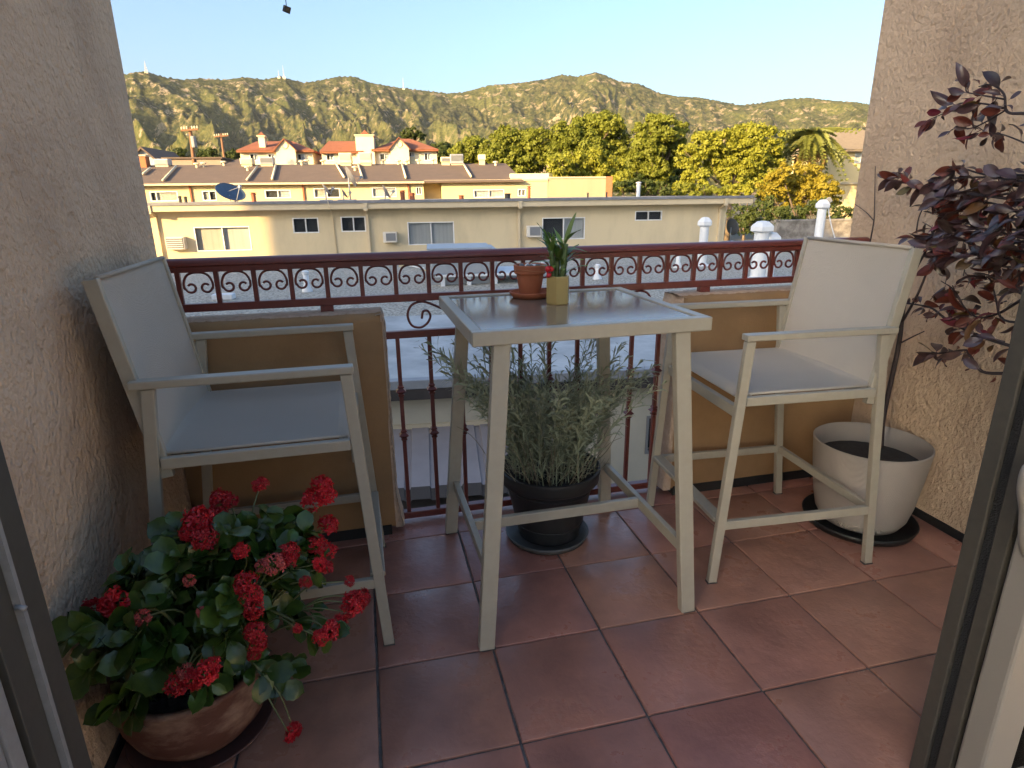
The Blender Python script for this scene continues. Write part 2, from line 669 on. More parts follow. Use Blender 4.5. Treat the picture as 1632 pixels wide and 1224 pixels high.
# ------------------------------------------------------------------ the building behind the camera
m_bldg = mat('own_building_stucco', (.62, .54, .44), .9, var=(2, .5, 4), vcol=(.44, .35, .26), bump=(60, .004, 'noise'))
m_room = mat('room_paint', (.78, .74, .68), .9)
m_beam = mat('beam_plaster', (.62, .56, .48), .9, bump=(60, .004, 'noise'))
H_ROOF = 18.5
H_LOW = 2.7
ob = thing('apartment_block', 'unseen stucco apartment block of the balcony, wing and glazing added for the light', 'building', (0.6, -6, -5.3))
oo = (0.6, -6, -5.3)
MB().box(-.9, 2.5, -.64, -.57, WALL_H + .001, WALL_H + .1).build('added_cross_beam', m_beam, ob, off=oo)  # unseen beam in place of a ceiling, which would block sky light
_pb = B2W(onby(425, 372, 26.4))
_XW = float(_pb[0] + SUNV.x / SUNV.y * (-1.42 - _pb[1]))      # left end of the wing: its shadow edge falls across the facade opposite
steps = [(_XW, -27, 18.5), (-27, -20, 14.0), (-20, -15, 11.0), (-15, -11, 8.6), (-11, -8, 6.6)]
for (xa_, xb_, hh_) in steps:                                  # unseen wing, shaped to shade the facade opposite and let sky light past
    MB().box(xa_ + .01, xb_, -8, -1.42, -5.3, hh_).build('unseen_shade_wing', m_bldg, ob, off=oo)
MB().box(-7.99, -.901, -6.2, -1.42, -5.3, -.25).build('unseen_low_block', m_bldg, ob, off=oo)  # unseen side blocks, kept below floor level so sky light enters from behind
MB().box(2.501, 30, -6.2, -1.42, -5.3, -.25).build('unseen_low_block', m_bldg, ob, off=oo)
MB().box(-.9, 2.5, -6.2, -1.402, -5.3, -.225).build('lower_storeys', m_bldg, ob, off=oo)
# unseen room around the camera; glazing added to let fill light in
m_gback = glass_mat('fill_light_glass', (.97, .975, .975), .04)
MB().box(-.9, 2.5, -1.52, -1.44, 2.12, 2.2).build('door_lintel', m_room, ob, off=oo)
MB().box(-.9, 2.5, -1.50, -1.48, 2.2, 2.6).build('added_transom_pane', m_gback, ob, off=oo)
for (xa_, xb_) in ((-.9, -.56), (1.95, 2.5)):
    MB().box(xa_, xb_, -1.50, -1.41, -.224, 2.12).build('door_wall', m_room, ob, off=oo)
for (xa_, xb_, ya_, yb_) in ((-.88, 2.48, -6.2, -6.1), (-.88, -.80, -6.09, -1.53), (2.40, 2.48, -6.09, -1.53)):
    MB().box(xa_, xb_, ya_, yb_, -.2, .45).build('room_wall', m_room, ob, off=oo)
MB().box(-.87, 2.47, -6.16, -6.14, .451, 2.6).build('added_window_pane', m_gback, ob, off=oo)
MB().box(-.85, -.83, -6.09, -1.53, .451, 2.6).build('added_window_pane', m_gback, ob, off=oo)
MB().box(2.43, 2.45, -6.09, -1.53, .451, 2.6).build('added_window_pane', m_gback, ob, off=oo)
for (xa_, ya_) in ((-.86, -6.17), (2.42, -6.17), (.78, -6.17), (-.86, -3.8), (2.42, -3.8)):
    MB().box(xa_, xa_ + .05, ya_, ya_ + .05, .452, 2.6).build('added_mullion', m_room, ob, off=oo)
MB().box(-.79, 2.39, -6.08, -1.41, -.224, -.03).build('room_floor', mat('room_floor', (.42, .33, .24), .5), ob, off=oo)
MB().box(-.9, 2.5, -6.2, -1.45, 2.61, 2.63).build('added_glass_roof', m_gback, ob, off=oo)

# sliding door: fixed jamb on one side, open panel with a handle on the other
m_alu = mat('aluminium_bronze', (.062, .056, .045), .45, metal=.0, spec=.4, var=(60, .4, 3), vcol=(.05, .045, .037))
m_alu_l = mat('aluminium_light', (.24, .23, .215), .4, var=(60, .4, 3), vcol=(.20, .19, .18))
m_vinyl = mat('door_vinyl', (.22, .195, .165), .45, bump=(200, .0002, 'noise'))
m_fuzz = mat('pile_seal', (.01, .01, .01), .95, bump=(300, .003, 'noise'))
jl = thing('door_jamb', 'grey aluminium sliding door jamb beside the red flowers', 'door frame', (-.43, -1.34, 0))
jo = (-.43, -1.34, 0)
JX = -.388
MB().box(JX - .09, JX - .010, -1.318, -1.27, .0, 2.1).build('frame', m_alu, jl, off=jo, bevel=.0015)
MB().box(JX - .09, JX - .006, -1.327, -1.319, .0, 2.1).build('seal_strip', m_alu_l, jl, off=jo)
MB().box(JX - .09, JX - .014, -1.370, -1.3275, .0, 2.1).build('channel', m_alu, jl, off=jo, bevel=.0015)
MB().box(JX - .09, JX - .026, -1.378, -1.3705, .0, 2.1).build('pile_seal', m_fuzz, jl, off=jo)
MB().box(JX - .09, JX - .018, -1.402, -1.3785, .0, 2.1).build('inner_stile', m_alu_l, jl, off=jo, bevel=.0015)
MB().box(JX - .09, JX - .022, -1.428, -1.4035, .0, 2.1).build('inner_stile', m_alu_l, jl, off=jo, bevel=.0015)
MB().box(JX - .12, JX - .03, -1.60, -1.43, .0, 2.1).build('pile_seal', m_fuzz, jl, off=jo)
MB().tube([(JX - .012, -1.3285, .775), (JX - .006, -1.3285, .773), (JX - .001, -1.329, .771)], .0035, 8).build('screw', m_alu_l, jl, off=jo, smooth=True)
jr = thing('sliding_door', 'open sliding glass door edge with a cream pull handle', 'door', (1.30, -1.34, 0))
ro = (1.30, -1.34, 0)
KX = 1.165
MB().box(KX + .004, KX + .10, -1.303, -1.27, .0, 2.1).build('frame', m_alu, jr, off=ro, bevel=.003)
MB().box(KX + .012, KX + .10, -1.322, -1.3035, .0, 2.1).build('pile_seal', m_fuzz, jr, off=ro)
MB().box(KX + .006, KX + .10, -1.352, -1.3225, .0, 2.1).build('channel', m_alu, jr, off=ro, bevel=.003)
MB().box(KX + .018, KX + .10, -1.360, -1.3525, .0, 2.1).build('pile_seal', m_fuzz, jr, off=ro)
MB().box(KX + .004, KX + .085, -1.412, -1.3605, .0, 2.1).build('door_stile', m_vinyl, jr, off=ro, bevel=.006)
hq = [ony(1650, 738, -1.385), ony(1634, 748, -1.388), ony(1628, 780, -1.39), ony(1632, 815, -1.39), ony(1630, 850, -1.39), ony(1632, 880, -1.388), ony(1646, 905, -1.385)]
hpts = smooth_path([(q[0] + .006, q[1], q[2]) for q in hq], 5)
MB().tube(hpts, [.007 + .004 * math.sin(math.pi * i / (len(hpts) - 1)) for i in range(len(hpts))], 12).build('handle', m_vinyl, jr, off=ro, smooth=True)
MB().box(KX + .0865, KX + .8, -1.392, -1.384, .05, 2.05).build('glass_pane', glass_mat('door_glass'), jr, off=ro)

# small dark cube on a cord
cp = ony(457, 15, -.6)
cu = thing('hanging_cube', 'small dark cube hanging on a thin cord against the sky', 'ornament', cp)
mc = MB(); a = .0062
mc.box(-a, a, -a, a, -a, a)
q = mc.build('cube', mat('dark_wood', (.02, .018, .016), .5), cu, bevel=.001)
q.rotation_euler = (.35, .2, .5)
MB().tube([(0, 0, .005), (.001, 0, .3), (0, 0, WALL_H - cp[2])], .0009, 5).build('cord', mat('cord', (.03, .03, .03), .8), cu)

# ================================================================== SURROUNDINGS (plot coordinates)
m_ground = mat('ground_earth', (.11, .095, .07), .95, var=(.05, .6, 6), vcol=(.07, .075, .045), bump=(.5, .1, 'noise'))
m_fac1 = mat('facade_cream', (.60, .50, .325), .88, spec=.2, var=(.6, 1, 8, .46, .72), vcol=(.45, .375, .25), bump=(25, .006, 'noise'), stretch=(1, 1, .35))
m_fac2 = mat('facade_yellow', (.68, .55, .30), .88, spec=.2, var=(.7, .6, 5), vcol=(.62, .49, .26))
m_trim = mat('trim_cream', (.60, .49, .32), .7, var=(2, .5, 3), vcol=(.53, .43, .28))
m_gut = mat('gutter_grey', (.22, .22, .23), .5, var=(3, .5, 4), vcol=(.14, .14, .15))
m_flat = mat('roof_capsheet', (.36, .36, .36), .9, var=(1.5, .8, 6), vcol=(.25, .25, .25), bump=(30, .01, 'noise'))
m_grav = mat('roof_gravel', (.50, .455, .37), .95, var=(15, 1, 9, .45, .56), vcol=(.25, .23, .19), bump=(26, .03, 'noise', 6), bump2=(9, .03, 'noise', 3))
m_memb = mat('roof_membrane', (.44, .43, .405), .5, spec=.4, var=(.9, 1, 8, .42, .62), vcol=(.31, .305, .29), rough_var=.1, bump=(3, .02, 'noise', 5))
m_fascia = mat('fascia_brown', (.055, .042, .035), .6, var=(6, .6, 4), vcol=(.035, .028, .023))
m_flash = mat('flashing_grey', (.30, .30, .30), .5, var=(6, .7, 5), vcol=(.2, .2, .2))
m_wht = mat('white_paint', (.74, .74, .73), .5, var=(8, .4, 3), vcol=(.66, .66, .65))
m_dark = mat('room_dark', (.03, .032, .035), .8)
m_blind = mat('blind_cream', (.66, .63, .56), .8, bump=(9.0, .03, 'wave', 0, 'X'), var=(9, .4, 2), vcol=(.55, .52, .46), stretch=(1, .02, .02))
m_blind_w = mat('blind_white', (.72, .72, .70), .8, bump=(9.0, .03, 'wave', 0, 'X'), var=(11, .4, 2), vcol=(.58, .58, .57), stretch=(1, .02, .02))
m_glass = glass_mat('window_glass', (.97, .98, .98), .12, .01)
m_acm = mat('ac_white', (.66, .62, .54), .55, var=(10, .4), vcol=(.57, .53, .46))
m_acd = mat('ac_grille', (.20, .21, .22), .5, bump=(90, .01, 'wave', 0, 'Z'))
m_galv = mat('galvanised', (.42, .43, .44), .42, metal=.35, var=(5, .6, 5), vcol=(.34, .35, .36))
m_redpipe = mat('clay_flue', (.38, .13, .06), .8, var=(8, .6), vcol=(.28, .09, .045))
m_shingle = mat('roof_shingle_brown', (.15, .105, .075), .9, var=(1.2, .7, 6), vcol=(.10, .072, .054), bump=(6, .03, 'noise'))
m_clay = mat('roof_tile_clay', (.46, .175, .085), .8, var=(1.4, .8, 6), vcol=(.33, .115, .055), bump=(5.2, .12, 'wave', .3, 'X'), rnd=.05)
m_hw = mat('house_cream', (.74, .64, .44), .85, var=(.6, .5), vcol=(.68, .58, .39))

def rect_wall(mb, x0, x1, z0, z1, by, holes, depth=.14):
    """Wall face at plane by with real openings (x0, x1, z0, z1) and their reveals."""
    xs = sorted({x0, x1, *[h[0] for h in holes], *[h[1] for h in holes]})
    zs = sorted({z0, z1, *[h[2] for h in holes], *[h[3] for h in holes]})
    for a, b in zip(xs[:-1], xs[1:]):
        for c, d in zip(zs[:-1], zs[1:]):
            mx, mz = (a + b) / 2, (c + d) / 2
            if any(h[0] < mx < h[1] and h[2] < mz < h[3] for h in holes):
                continue
            mb.quad((a, by, c), (b, by, c), (b, by, d), (a, by, d))
    for h in holes:
        a, b, c, d = h[:4]
        e = by + depth
        mb.quad((a, by, c), (a, e, c), (b, e, c), (b, by, c))
        mb.quad((a, by, d), (b, by, d), (b, e, d), (a, e, d))
        mb.quad((a, by, c), (a, by, d), (a, e, d), (a, e, c))
        mb.quad((b, by, c), (b, e, c), (b, e, d), (b, by, d))
    return mb


def window(parent, off, a, b, c, d, by, left='blind', right='blind', fw=.045, fm=None, depth=.14, div=None):
    fm = fm or m_wht
    f = MB()
    y0, y1 = by + .035, by + .10
    f.box(a, b, y0 - .05, y1, c, c + fw).box(a, b, y0 - .05, y1, d - fw, d).box(a, a + fw, y0 - .05, y1, c + fw + .0005, d - fw - .0005).box(b - fw, b, y0 - .05, y1, c + fw + .0005, d - fw - .0005)
    m = (a + b) / 2 if div is None else a + (b - a) * div
    f.box(m - fw * .5, m + fw * .5, y0 - .03, y1, c + fw + .001, d - fw - .001)
    w = f.build('window', fm, parent, off=off)
    for (p, q, kind) in ((a + fw, m - fw * .5, left), (m + fw * .5, b - fw, right)):
        MB().box(p + .001, q - .001, y0 + .018, y0 + .026, c + fw + .001, d - fw - .001).build('pane', m_glass, w, off=off)
        bm = {'blind': m_blind, 'white': m_blind_w, 'dark': m_dark}[kind]
        MB().quad((p, by + depth - .004, c + fw), (q, by + depth - .004, c + fw), (q, by + depth - .004, d - fw), (p, by + depth - .004, d - fw)).build('blind' if kind != 'dark' else 'dark_interior', bm, w, off=off)
    return w


def pxrect(x0, y0, x1, y1, by):
    p, q = onby(x0, (y0 + y1) / 2, by), onby(x1, (y0 + y1) / 2, by)
    t, b = onby((x0 + x1) / 2, y0, by), onby((x0 + x1) / 2, y1, by)
    return [p[0], q[0], b[2], t[2]]


# ---- ground
g = MB()
for a in range(48):
    t0, t1 = 2 * math.pi * a / 48, 2 * math.pi * (a + 1) / 48
    g.quad((0, 0, -5.3), (12000 * math.cos(t0), 12000 * math.sin(t0), -5.3), (12000 * math.cos(t1), 12000 * math.sin(t1), -5.3))
tag(g.build('ground', m_ground), kind='structure')

# ---- low neighbour with the gravel roof
ZR = -1.2
LIPY = 6.07
BNDY = 10.85
FY = 26.4
nb = bthing('low_building', 'low cream building with a flat gravel roof below the railing', 'building', (4, 10, -5.3))
no = (4, 10, -5.3)
# gravel field with gentle ponding unevenness
gv = MB()
nx_, ny_ = 90, 50
gx0, gx1 = -26, 30
for j in range(ny_ + 1):
    for i in range(nx_ + 1):
        x = gx0 + (gx1 - gx0) * i / nx_
        y = BNDY + (FY - BNDY) * j / ny_
        gv.v.append((x, y, ZR + .02 + .05 * mnoise.noise((x * .3, y * .3, 0)) + .02 * mnoise.noise((x * 1.1, y * 1.1, 4))))
for j in range(ny_):
    for i in range(nx_):
        o = j * (nx_ + 1) + i
        gv.f.append((o, o + 1, o + nx_ + 2, o + nx_ + 1))
tag(gv.build('roof_gravel', m_grav, nb, off=no, smooth=True), kind='stuff')
mv = MB()
nx_, ny_ = 120, 16
for j in range(ny_ + 1):
    for i in range(nx_ + 1):
        x = gx0 + (gx1 - gx0) * i / nx_
        y = LIPY + .12 + (BNDY + .02 - LIPY - .12) * j / ny_
        seam = .012 if (j % 5 == 0) else 0
        mv.v.append((x, y, ZR - .01 + seam + .025 * mnoise.noise((x * .7, y * .9, 2)) + (.045 if j == ny_ else 0)))
for j in range(ny_):
    for i in range(nx_):
        o = j * (nx_ + 1) + i
        mv.f.append((o, o + 1, o + nx_ + 2, o + nx_ + 1))
mv.build('roof_membrane', m_memb, nb, off=no, smooth=True)
MB().box(gx0, gx1, LIPY, LIPY + .16, ZR - .10, ZR + .03).build('edge_flashing', m_flash, nb, off=no, bevel=.01)
MB().box(gx0, gx1, LIPY + .012, LIPY + .15, ZR - .26, ZR - .101).build('fascia', m_fascia, nb, off=no)
wr = pxrect(1029, 662, 1060, 722, LIPY + .3)
holes = [wr]
wl = rect_wall(MB(), gx0, gx1, -5.3, ZR - .2, LIPY + .3, holes)
wl.box(gx0, gx1, LIPY + .8, FY - .1, -5.3, ZR - .12)
wl.build('wall', mat('low_wall_cream', (.56, .49, .36), .9, var=(1.5, .6, 5), vcol=(.48, .42, .31), bump=(30, .004, 'noise')), nb, off=no)
window(nb, no, *wr, LIPY + .3, 'dark', 'dark', fw=.04, fm=m_alu_l)
# ribbed metal awning
at0, at1 = onby(560, 689, LIPY + .29), onby(905, 661, LIPY + .29)
zt_a = float((at0[2] + at1[2]) / 2)
lo = onby(634, 778, 5.05)
zl_a = float(lo[2])
aw = MB(); ab = MB()
x = at0[0]
pitch = float(onby(739, 672, LIPY + .29)[0] - onby(704, 676, LIPY + .29)[0]) * 1.02
prof = [(0, 0), (.36, 0), (.40, -.035), (.60, -.035), (.64, 0), (1.0, 0)]
m_awn = mat('awning_metal', (.30, .255, .235), .5, var=(2.5, .6, 5), vcol=(.24, .205, .19), rough_var=.1)
m_awn_e = mat('awning_metal_shaded', (.115, .10, .095), .6, var=(5, .6, 5), vcol=(.085, .075, .07))  # same awning metal, shade below the fold put into a darker colour
awt = bthing('metal_awning', 'brown ribbed metal awning on the cream wall below the railing', 'awning', (at0[0], LIPY, zl_a))
ao = (at0[0], LIPY, zl_a)
nrib = int((at1[0] - at0[0]) / pitch)
pan = MB()
for k in range(len(prof)):
    u, h = prof[k]
    pan.v += [(u * pitch, LIPY + .29, zt_a + h), (u * pitch, 5.05, zl_a + h)]
for k in range(len(prof) - 1):
    pan.f.append((2 * k, 2 * k + 1, 2 * k + 3, 2 * k + 2))
pan_me = pan.mesh('panel', off=(0, LIPY, zl_a)); pan_me.materials.append(m_awn)
val = MB()
for k in range(len(prof)):
    u, h = prof[k]
    val.v += [(u * pitch, 5.049 - h * .6, zl_a + h), (u * pitch, 5.03 - h * .6, zl_a + h - .17)]
for k in range(len(prof) - 1):
    val.f.append((2 * k, 2 * k + 1, 2 * k + 3, 2 * k + 2))
val_me = val.mesh('valance', off=(0, LIPY, zl_a)); val_me.materials.append(m_awn_e)
for k in range(nrib):
    q = inst('panel', pan_me, awt, (k * pitch, 0, 0))
    inst('valance', val_me, q, (0, 0, 0))
MB().box(at0[0], at0[0] + nrib * pitch, LIPY + .24, LIPY + .295, zt_a - .03, zt_a + .035).build('wall_flashing', m_trim, awt, off=ao)
MB().box(at0[0], at0[0] + nrib * pitch, 5.15, LIPY + .29, zl_a - .45, zl_a - .40).build('soffit', m_awn_e, awt, off=ao)

# ---- facing apartment building
fb = bthing('apartment_building', 'long cream two-storey apartment building with a flat grey roof across the gravel', 'building', (4, FY, -5.3))
fo = (4, FY, -5.3)
EZ = float(onby(700, 322, FY - .55)[2])            # bottom of the gutter
W1 = [pxrect(311, 361, 400, 400, FY), pxrect(466.5, 347, 508, 371.5, FY), pxrect(543.5, 345, 583, 369.5, FY), pxrect(650, 353.5, 724, 390, FY),
      pxrect(864, 346.5, 932, 381.5, FY), pxrect(1012, 336, 1055, 351.5, FY)]
fx0 = -24.0
fx1 = float(onby(1155, 360, FY)[0])
ex1 = float(onby(1200, 318, FY - .5)[0])
wz = rect_wall(MB(), fx0, fx1, ZR - .2, EZ - .02, FY, W1)
wz.quad((fx1, FY, ZR - 4), (fx1, FY + 9, ZR - 4), (fx1, FY + 9, EZ), (fx1, FY, EZ))
wz.quad((fx0, FY, ZR - 4), (fx0, FY, EZ), (fx0, FY + 9, EZ), (fx0, FY + 9, ZR - 4))
wz.quad((fx1, FY + 9, ZR - 4), (fx0, FY + 9, ZR - 4), (fx0, FY + 9, EZ), (fx1, FY + 9, EZ))
wz.build('wall', m_fac1, fb, off=fo)
kinds = [('blind', 'white'), ('dark', 'dark'), ('dark', 'dark'), ('white', 'white'), ('dark', 'white'), ('dark', 'dark')]
for r, k in zip(W1, kinds):
    window(fb, fo, *r, FY, *k)
rf = MB().box(fx0 - .5, ex1, FY - .55, FY + 9.6, EZ + .02, EZ + .10).build('roof', m_flat, fb, off=fo)
MB().box(fx0 - .5, ex1 + .01, FY - .60, FY - .551, EZ, EZ + .115).build('gutter', m_gut, rf, off=fo)
MB().box(fx0 - .45, ex1 - .02, FY - .545, FY - .47, EZ - .24, EZ + .018).build('fascia', m_trim, fb, off=fo)
MB().box(fx0 - .45, fx1 + .4, FY - .465, FY - .005, EZ - .05, EZ + .015).build('soffit', m_trim, fb, off=fo)
for (px, py) in ((252, 372), (586.5, 365), (827, 360), (1147, 350)):
    x = float(onby(px, py, FY - .06)[0])
    d = MB().box(x - .055, x + .055, FY - .115, FY - .012, ZR + .05, EZ - .42)
    d.box(x - .085, x + .085, FY - .60, FY - .46, EZ - .32, EZ + .0)
    d.bar((x, FY - .47, EZ - .30), (x, FY - .06, EZ - .45), .08, .08)
    d.build('downspout', m_trim, fb, off=fo)


def wall_ac(px, off, par, louvre):
    x0, x1, z0, z1 = pxrect(*px, FY - .3)
    c = MB().box(x0, x1, FY - .32, FY + .02, z0, z1).build('air_conditioner', m_acm, par, off=off, bevel=.015)
    if louvre:
        for k in range(6):
            z = z0 + (z1 - z0) * (k + .3) / 6
            MB().box(x0 + .05, x1 - .06, FY - .345, FY - .321, z, z + (z1 - z0) * .07).build('louvre', m_acm, c, off=off)
        MB().box(x0 + .03, x1 - .03, FY - .326, FY - .3205, z0 + .03, z1 - .03).build('grille', m_acd, c, off=off)
    else:
        MB().box(x0 + .13, x1 - .05, FY - .328, FY - .3205, z0 + .07, z1 - .05).build('grille', m_acd, c, off=off)


wall_ac((264, 378, 294, 398), fo, fb, True)
wall_ac((610.5, 370, 632.5, 386.5), fo, fb, False)
wall_ac((840, 360, 863, 378), fo, fb, False)
a0, a1 = onby(525, 312, FY - .05), onby(537, 400, FY - .05)
MB().tube([(a0[0], FY - .64, EZ + .1), (a0[0] + .02, FY - .66, EZ - .1), (a0[0] + .05, FY - .04, EZ - .6), (a1[0], FY - .03, a1[2] - .3)], .018, 6).build('cable', m_trim, fb, off=fo, smooth=True)

# things standing on that roof
RZ1 = EZ + .10


def flue(px, ytop, by, m, r, label, cap=True, h=None):
    p = onby(px, ytop, by)
    t = bthing('flue', label, 'flue', (p[0], by, RZ1))
    hh = max(.12, p[2] - RZ1)
    s_ = MB().lathe([(r, 0), (r, hh * .72), (r * 1.25, hh * .74), (r * 1.25, hh * .8), (r * .95, hh * .82), (r * .95, hh * .9)], 10)
    s_.build('pipe', m, t, smooth=False)
    MB().lathe([(r * 1.5, hh * .905), (r * 1.5, hh * .95), (r * .3, hh)], 10).build('cap', m, t)


flue(403, 306.5, FY + 2.0, m_redpipe, .11, 'clay red flue pipe beside the large mesh satellite dish')
flue(641, 303, FY + 2.2, m_redpipe, .11, 'taller of two clay red flues near the small satellite dishes')
flue(657, 307, FY + 2.2, m_redpipe, .11, 'shorter of two clay red flues near the small satellite dishes')
flue(843, 296, FY + 3.0, m_redpipe, .08, 'slim clay red flue before the bright yellow end wall')
flue(1018, 289.5, FY + 2.5, m_wht, .10, 'white flue pipe on the grey roof before the trees')
flue(286, 312, FY + 2.0, mat('vent_dark', (.05, .045, .04), .7), .07, 'first of two small dark vents left of the large dish')
flue(295, 313, FY + 2.0, MATS['vent_dark'], .07, 'second of two small dark vents left of the large dish')
flue(735, 311, FY + 2.6, m_redpipe, .12, 'squat brown vent on the grey roof before the yellow wall')
flue(809, 308, FY + 2.4, MATS['vent_dark'], .14, 'squat dark vent on the grey roof beside the slim red flue')
flue(937, 307, FY + 2.4, MATS['vent_dark'], .04, 'thin dark pipe before the weathered end wall')
flue(967, 306, FY + 2.4, MATS['vent_dark'], .04, 'thin dark pipe before the corner of the weathered end wall')


def dish(label, b0, D, tilt, az, m, arm=True, elong=1.0, mast=.5, name='satellite_dish'):
    t = bthing(name, label, 'satellite dish', b0)
    prof = []
    mb = MB()
    R_ = D / 2
    n = 20
    rings = 6
    for i in range(rings + 1):
        r = R_ * i / rings
        for j in range(n):
            a = 2 * math.pi * j / n
            mb.v.append((r * math.cos(a), r * math.sin(a) * elong, .28 * r * r / R_))
    for i in range(rings):
        for j in range(n):
            j2 = (j + 1) % n
            mb.f.append((i * n + j, i * n + j2, (i + 1) * n + j2, (i + 1) * n + j))
    mb.tube([(R_ * math.cos(2 * math.pi * j / n), R_ * elong * math.sin(2 * math.pi * j / n), .28 * R_) for j in range(n + 1)], .012 * D, 5, caps=False)
    o = mb.build('reflector', m, t, smooth=True, loc=(0, 0, mast))
    o.rotation_euler = Euler((math.radians(90 - tilt), 0, math.radians(az)), 'XYZ')
    MB().tube([(0, 0, 0), (0, 0, mast)], .03, 8).build('mast', m_galv, t, smooth=True)
    if arm:
        am = MB().tube([(0, -R_ * elong * .95, .1), (0, -R_ * .5, R_ * 1.15)], .018, 6).tube([(0, R_ * elong * .3, .06), (0, -R_ * .5, R_ * 1.15)], .010, 6)
        am.box(-.05, .05, -R_ * .5 - .06, -R_ * .5 + .06, R_ * 1.1, R_ * 1.1 + .12)
        a_ = am.build('feed_arm', m_galv, t, loc=(0, 0, mast))
        a_.rotation_euler = o.rotation_euler
    MB().box(-.25, .25, -.25, .25, -.001, .06).build('base_plate', m_galv, t)
    return t


m_mesh = mat('dish_mesh_blue', (.10, .15, .21), .5, metal=.3, var=(6, .7), vcol=(.06, .09, .13))
m_dgrey = mat('dish_grey', (.17, .17, .18), .5, var=(3, .4), vcol=(.13, .13, .14))
p = onby(366, 323, FY + .8)
dish('large blue-grey mesh satellite dish on the grey roof', (p[0], FY + .9, RZ1), 1.35, 46, 52, m_mesh, True, .78, .30)
p = onby(558, 318, FY + .8)
dish('dark satellite dish raised on a pole above the grey roof', (p[0], FY + .9, RZ1), .85, 25, 110, m_dgrey, True, 1.1, .98)
p = onby(520, 318, FY + 1.0)
dish('small grey satellite dish by the cable pole', (p[0], FY + 1.0, RZ1), .5, 35, 112, m_dgrey, True, 1.1, .45)
p = onby(548, 318, FY + 1.6)
dish('small low satellite dish under the raised dark dish', (p[0], FY + 1.6, RZ1), .45, 30, 108, m_dgrey, True, 1.1, .30)
p = onby(614, 318, FY + 1.4)
dish('small grey satellite dish before the pale window', (p[0], FY + 1.4, RZ1), .6, 28, 104, m_dgrey, True, 1.1, .34)

# ---- things on the gravel roof
def vent(label, base_px, top_y, r, cap=1.75, zb=ZR + .02):
    b = onbz(*base_px, zb)
    tp = onby(base_px[0], top_y, b[1])
    h = float(tp[2] - zb)
    t = bthing('vent_pipe', label, 'vent', (b[0], b[1], zb), 'white vent pipes on the gravel roof')
    MB().lathe([(r * 2.1, 0), (r * 2.0, .025), (r * 1.12, .09), (r * 1.05, .12)], 16).build('flashing_boot', m_wht, t, smooth=True)
    MB().lathe([(r, .05), (r, h - .30)], 16).build('pipe', m_wht, t, smooth=True, auto=40)
    MB().lathe([(r * 1.08, h - .33), (r * cap, h - .27), (r * cap, h - .16), (r * cap * .9, h - .12), (r * .9, h - .02), (r * .3, h)], 6).build('cap', m_wht, t)
    return t


vent('white vent pipe with a hooded cap before the end of the cream facade', (1118, 424), 346, .15)
vent('thick white vent pipe with the largest hooded cap', (1206, 447), 352, .20)
vent('shorter white vent pipe hard beside the thick one', (1222, 446), 370, .17)
vent('white vent pipe with a looping cable on its cap', (1299, 418), 318, .15)
for k, (px, py, yt, rr, lb) in enumerate(((490, 465, 431, .075, 'slim white vent pipe alone on the gravel behind the railing'), (865, 437, 413, .06, 'small white cone vent behind the terracotta pot'),
                                          (952, 445, 421, .075, 'small white cone vent right of the table pots'), (1080, 427, 402, .075, 'small white cone vent before the hooded pipe'))):
    b = onbz(px, py, ZR + .02)
    h = float(onby(px, yt, b[1])[2] - ZR - .02)
    t = bthing('roof_vent', lb, 'vent', (b[0], b[1], ZR + .02), 'white vent pipes on the gravel roof')
    MB().lathe([(rr * 2.0, 0), (rr * 1.9, .03), (rr * 1.0, h * .38), (rr, h * .4), (rr, h * .86)], 14).build('cone', m_wht, t, smooth=True)
    MB().lathe([(rr * 1.25, h * .84), (rr * 1.25, h * .95), (rr * .6, h)], 14).build('cap', m_wht, t)
wb0, wb1 = onbz(337, 479, ZR + .02), onbz(369, 479, ZR + .02)
t = bthing('roof_block', 'small white block lying on the gravel roof', 'block', (wb0[0], wb0[1], ZR + .02))
MB().box(0, wb1[0] - wb0[0], 0, .3, 0, .14).build('block', m_wht, t, bevel=.02)
# looping cable on the right vent
b = onbz(1299, 418, ZR + .02)
t = bthing('cable', 'grey device and white cable looping down from the vent pipe cap', 'cable', (b[0], b[1], ZR + .02))
pts = [np.array(onby(*q, b[1] - .02)) - np.array([b[0], b[1], ZR + .02]) for q in ((1306, 330), (1318, 322), (1321, 340), (1325, 360), (1329, 374), (1334, 392))]
MB().tube(smooth_path(pts, 6), .022, 6).build('cable', m_wht, t, smooth=True)
MB().bar(pts[0], pts[1] + np.array([.12, 0, .1]), .13, .16).build('device', m_flash, t)
# duct box (air handler) on a wooden platform
c0 = onbz(686, 456, ZR + .02)
c1 = onby(790, 445, c0[1])
zt = float(onby(700, 398, c0[1] + .1)[2])
x0, x1 = float(c0[0]), float(c1[0]) + .15
t = bthing('air_handler', 'pale metal air handler box on a platform behind the railing', 'air handler', (x0, c0[1], ZR + .02))
to = (x0, c0[1], ZR + .02)
pz = ZR + .34
MB().box(x0 + .05, x1 - .1, c0[1] + .02, c0[1] + 1.6, pz, zt).build('casing', m_galv, t, off=to, bevel=.02)
MB().box(x0 - .05, x1 - .25, c0[1] - .1, c0[1] + 1.7, zt + .001, zt + .05).build('lid', m_galv, t, off=to, bevel=.01)
MB().box(x0 + .15, x1 + .9, c0[1] - .12, c0[1] + 1.7, pz - .07, pz - .001).build('platform', m_wht, t, off=to, bevel=.01)
MB().box(x0 - .05, x0 + 1.9, c0[1] + .2, c0[1] + 1.4, ZR - .01, pz - .071).build('duct', m_galv, t, off=to, bevel=.02)
for k in range(3):
    MB().box(x0 + .3 + k * .75, x0 + .42 + k * .75, c0[1] - .05, c0[1] + 1.6, ZR, pz - .0705).build('skid', m_wht, t, off=to)
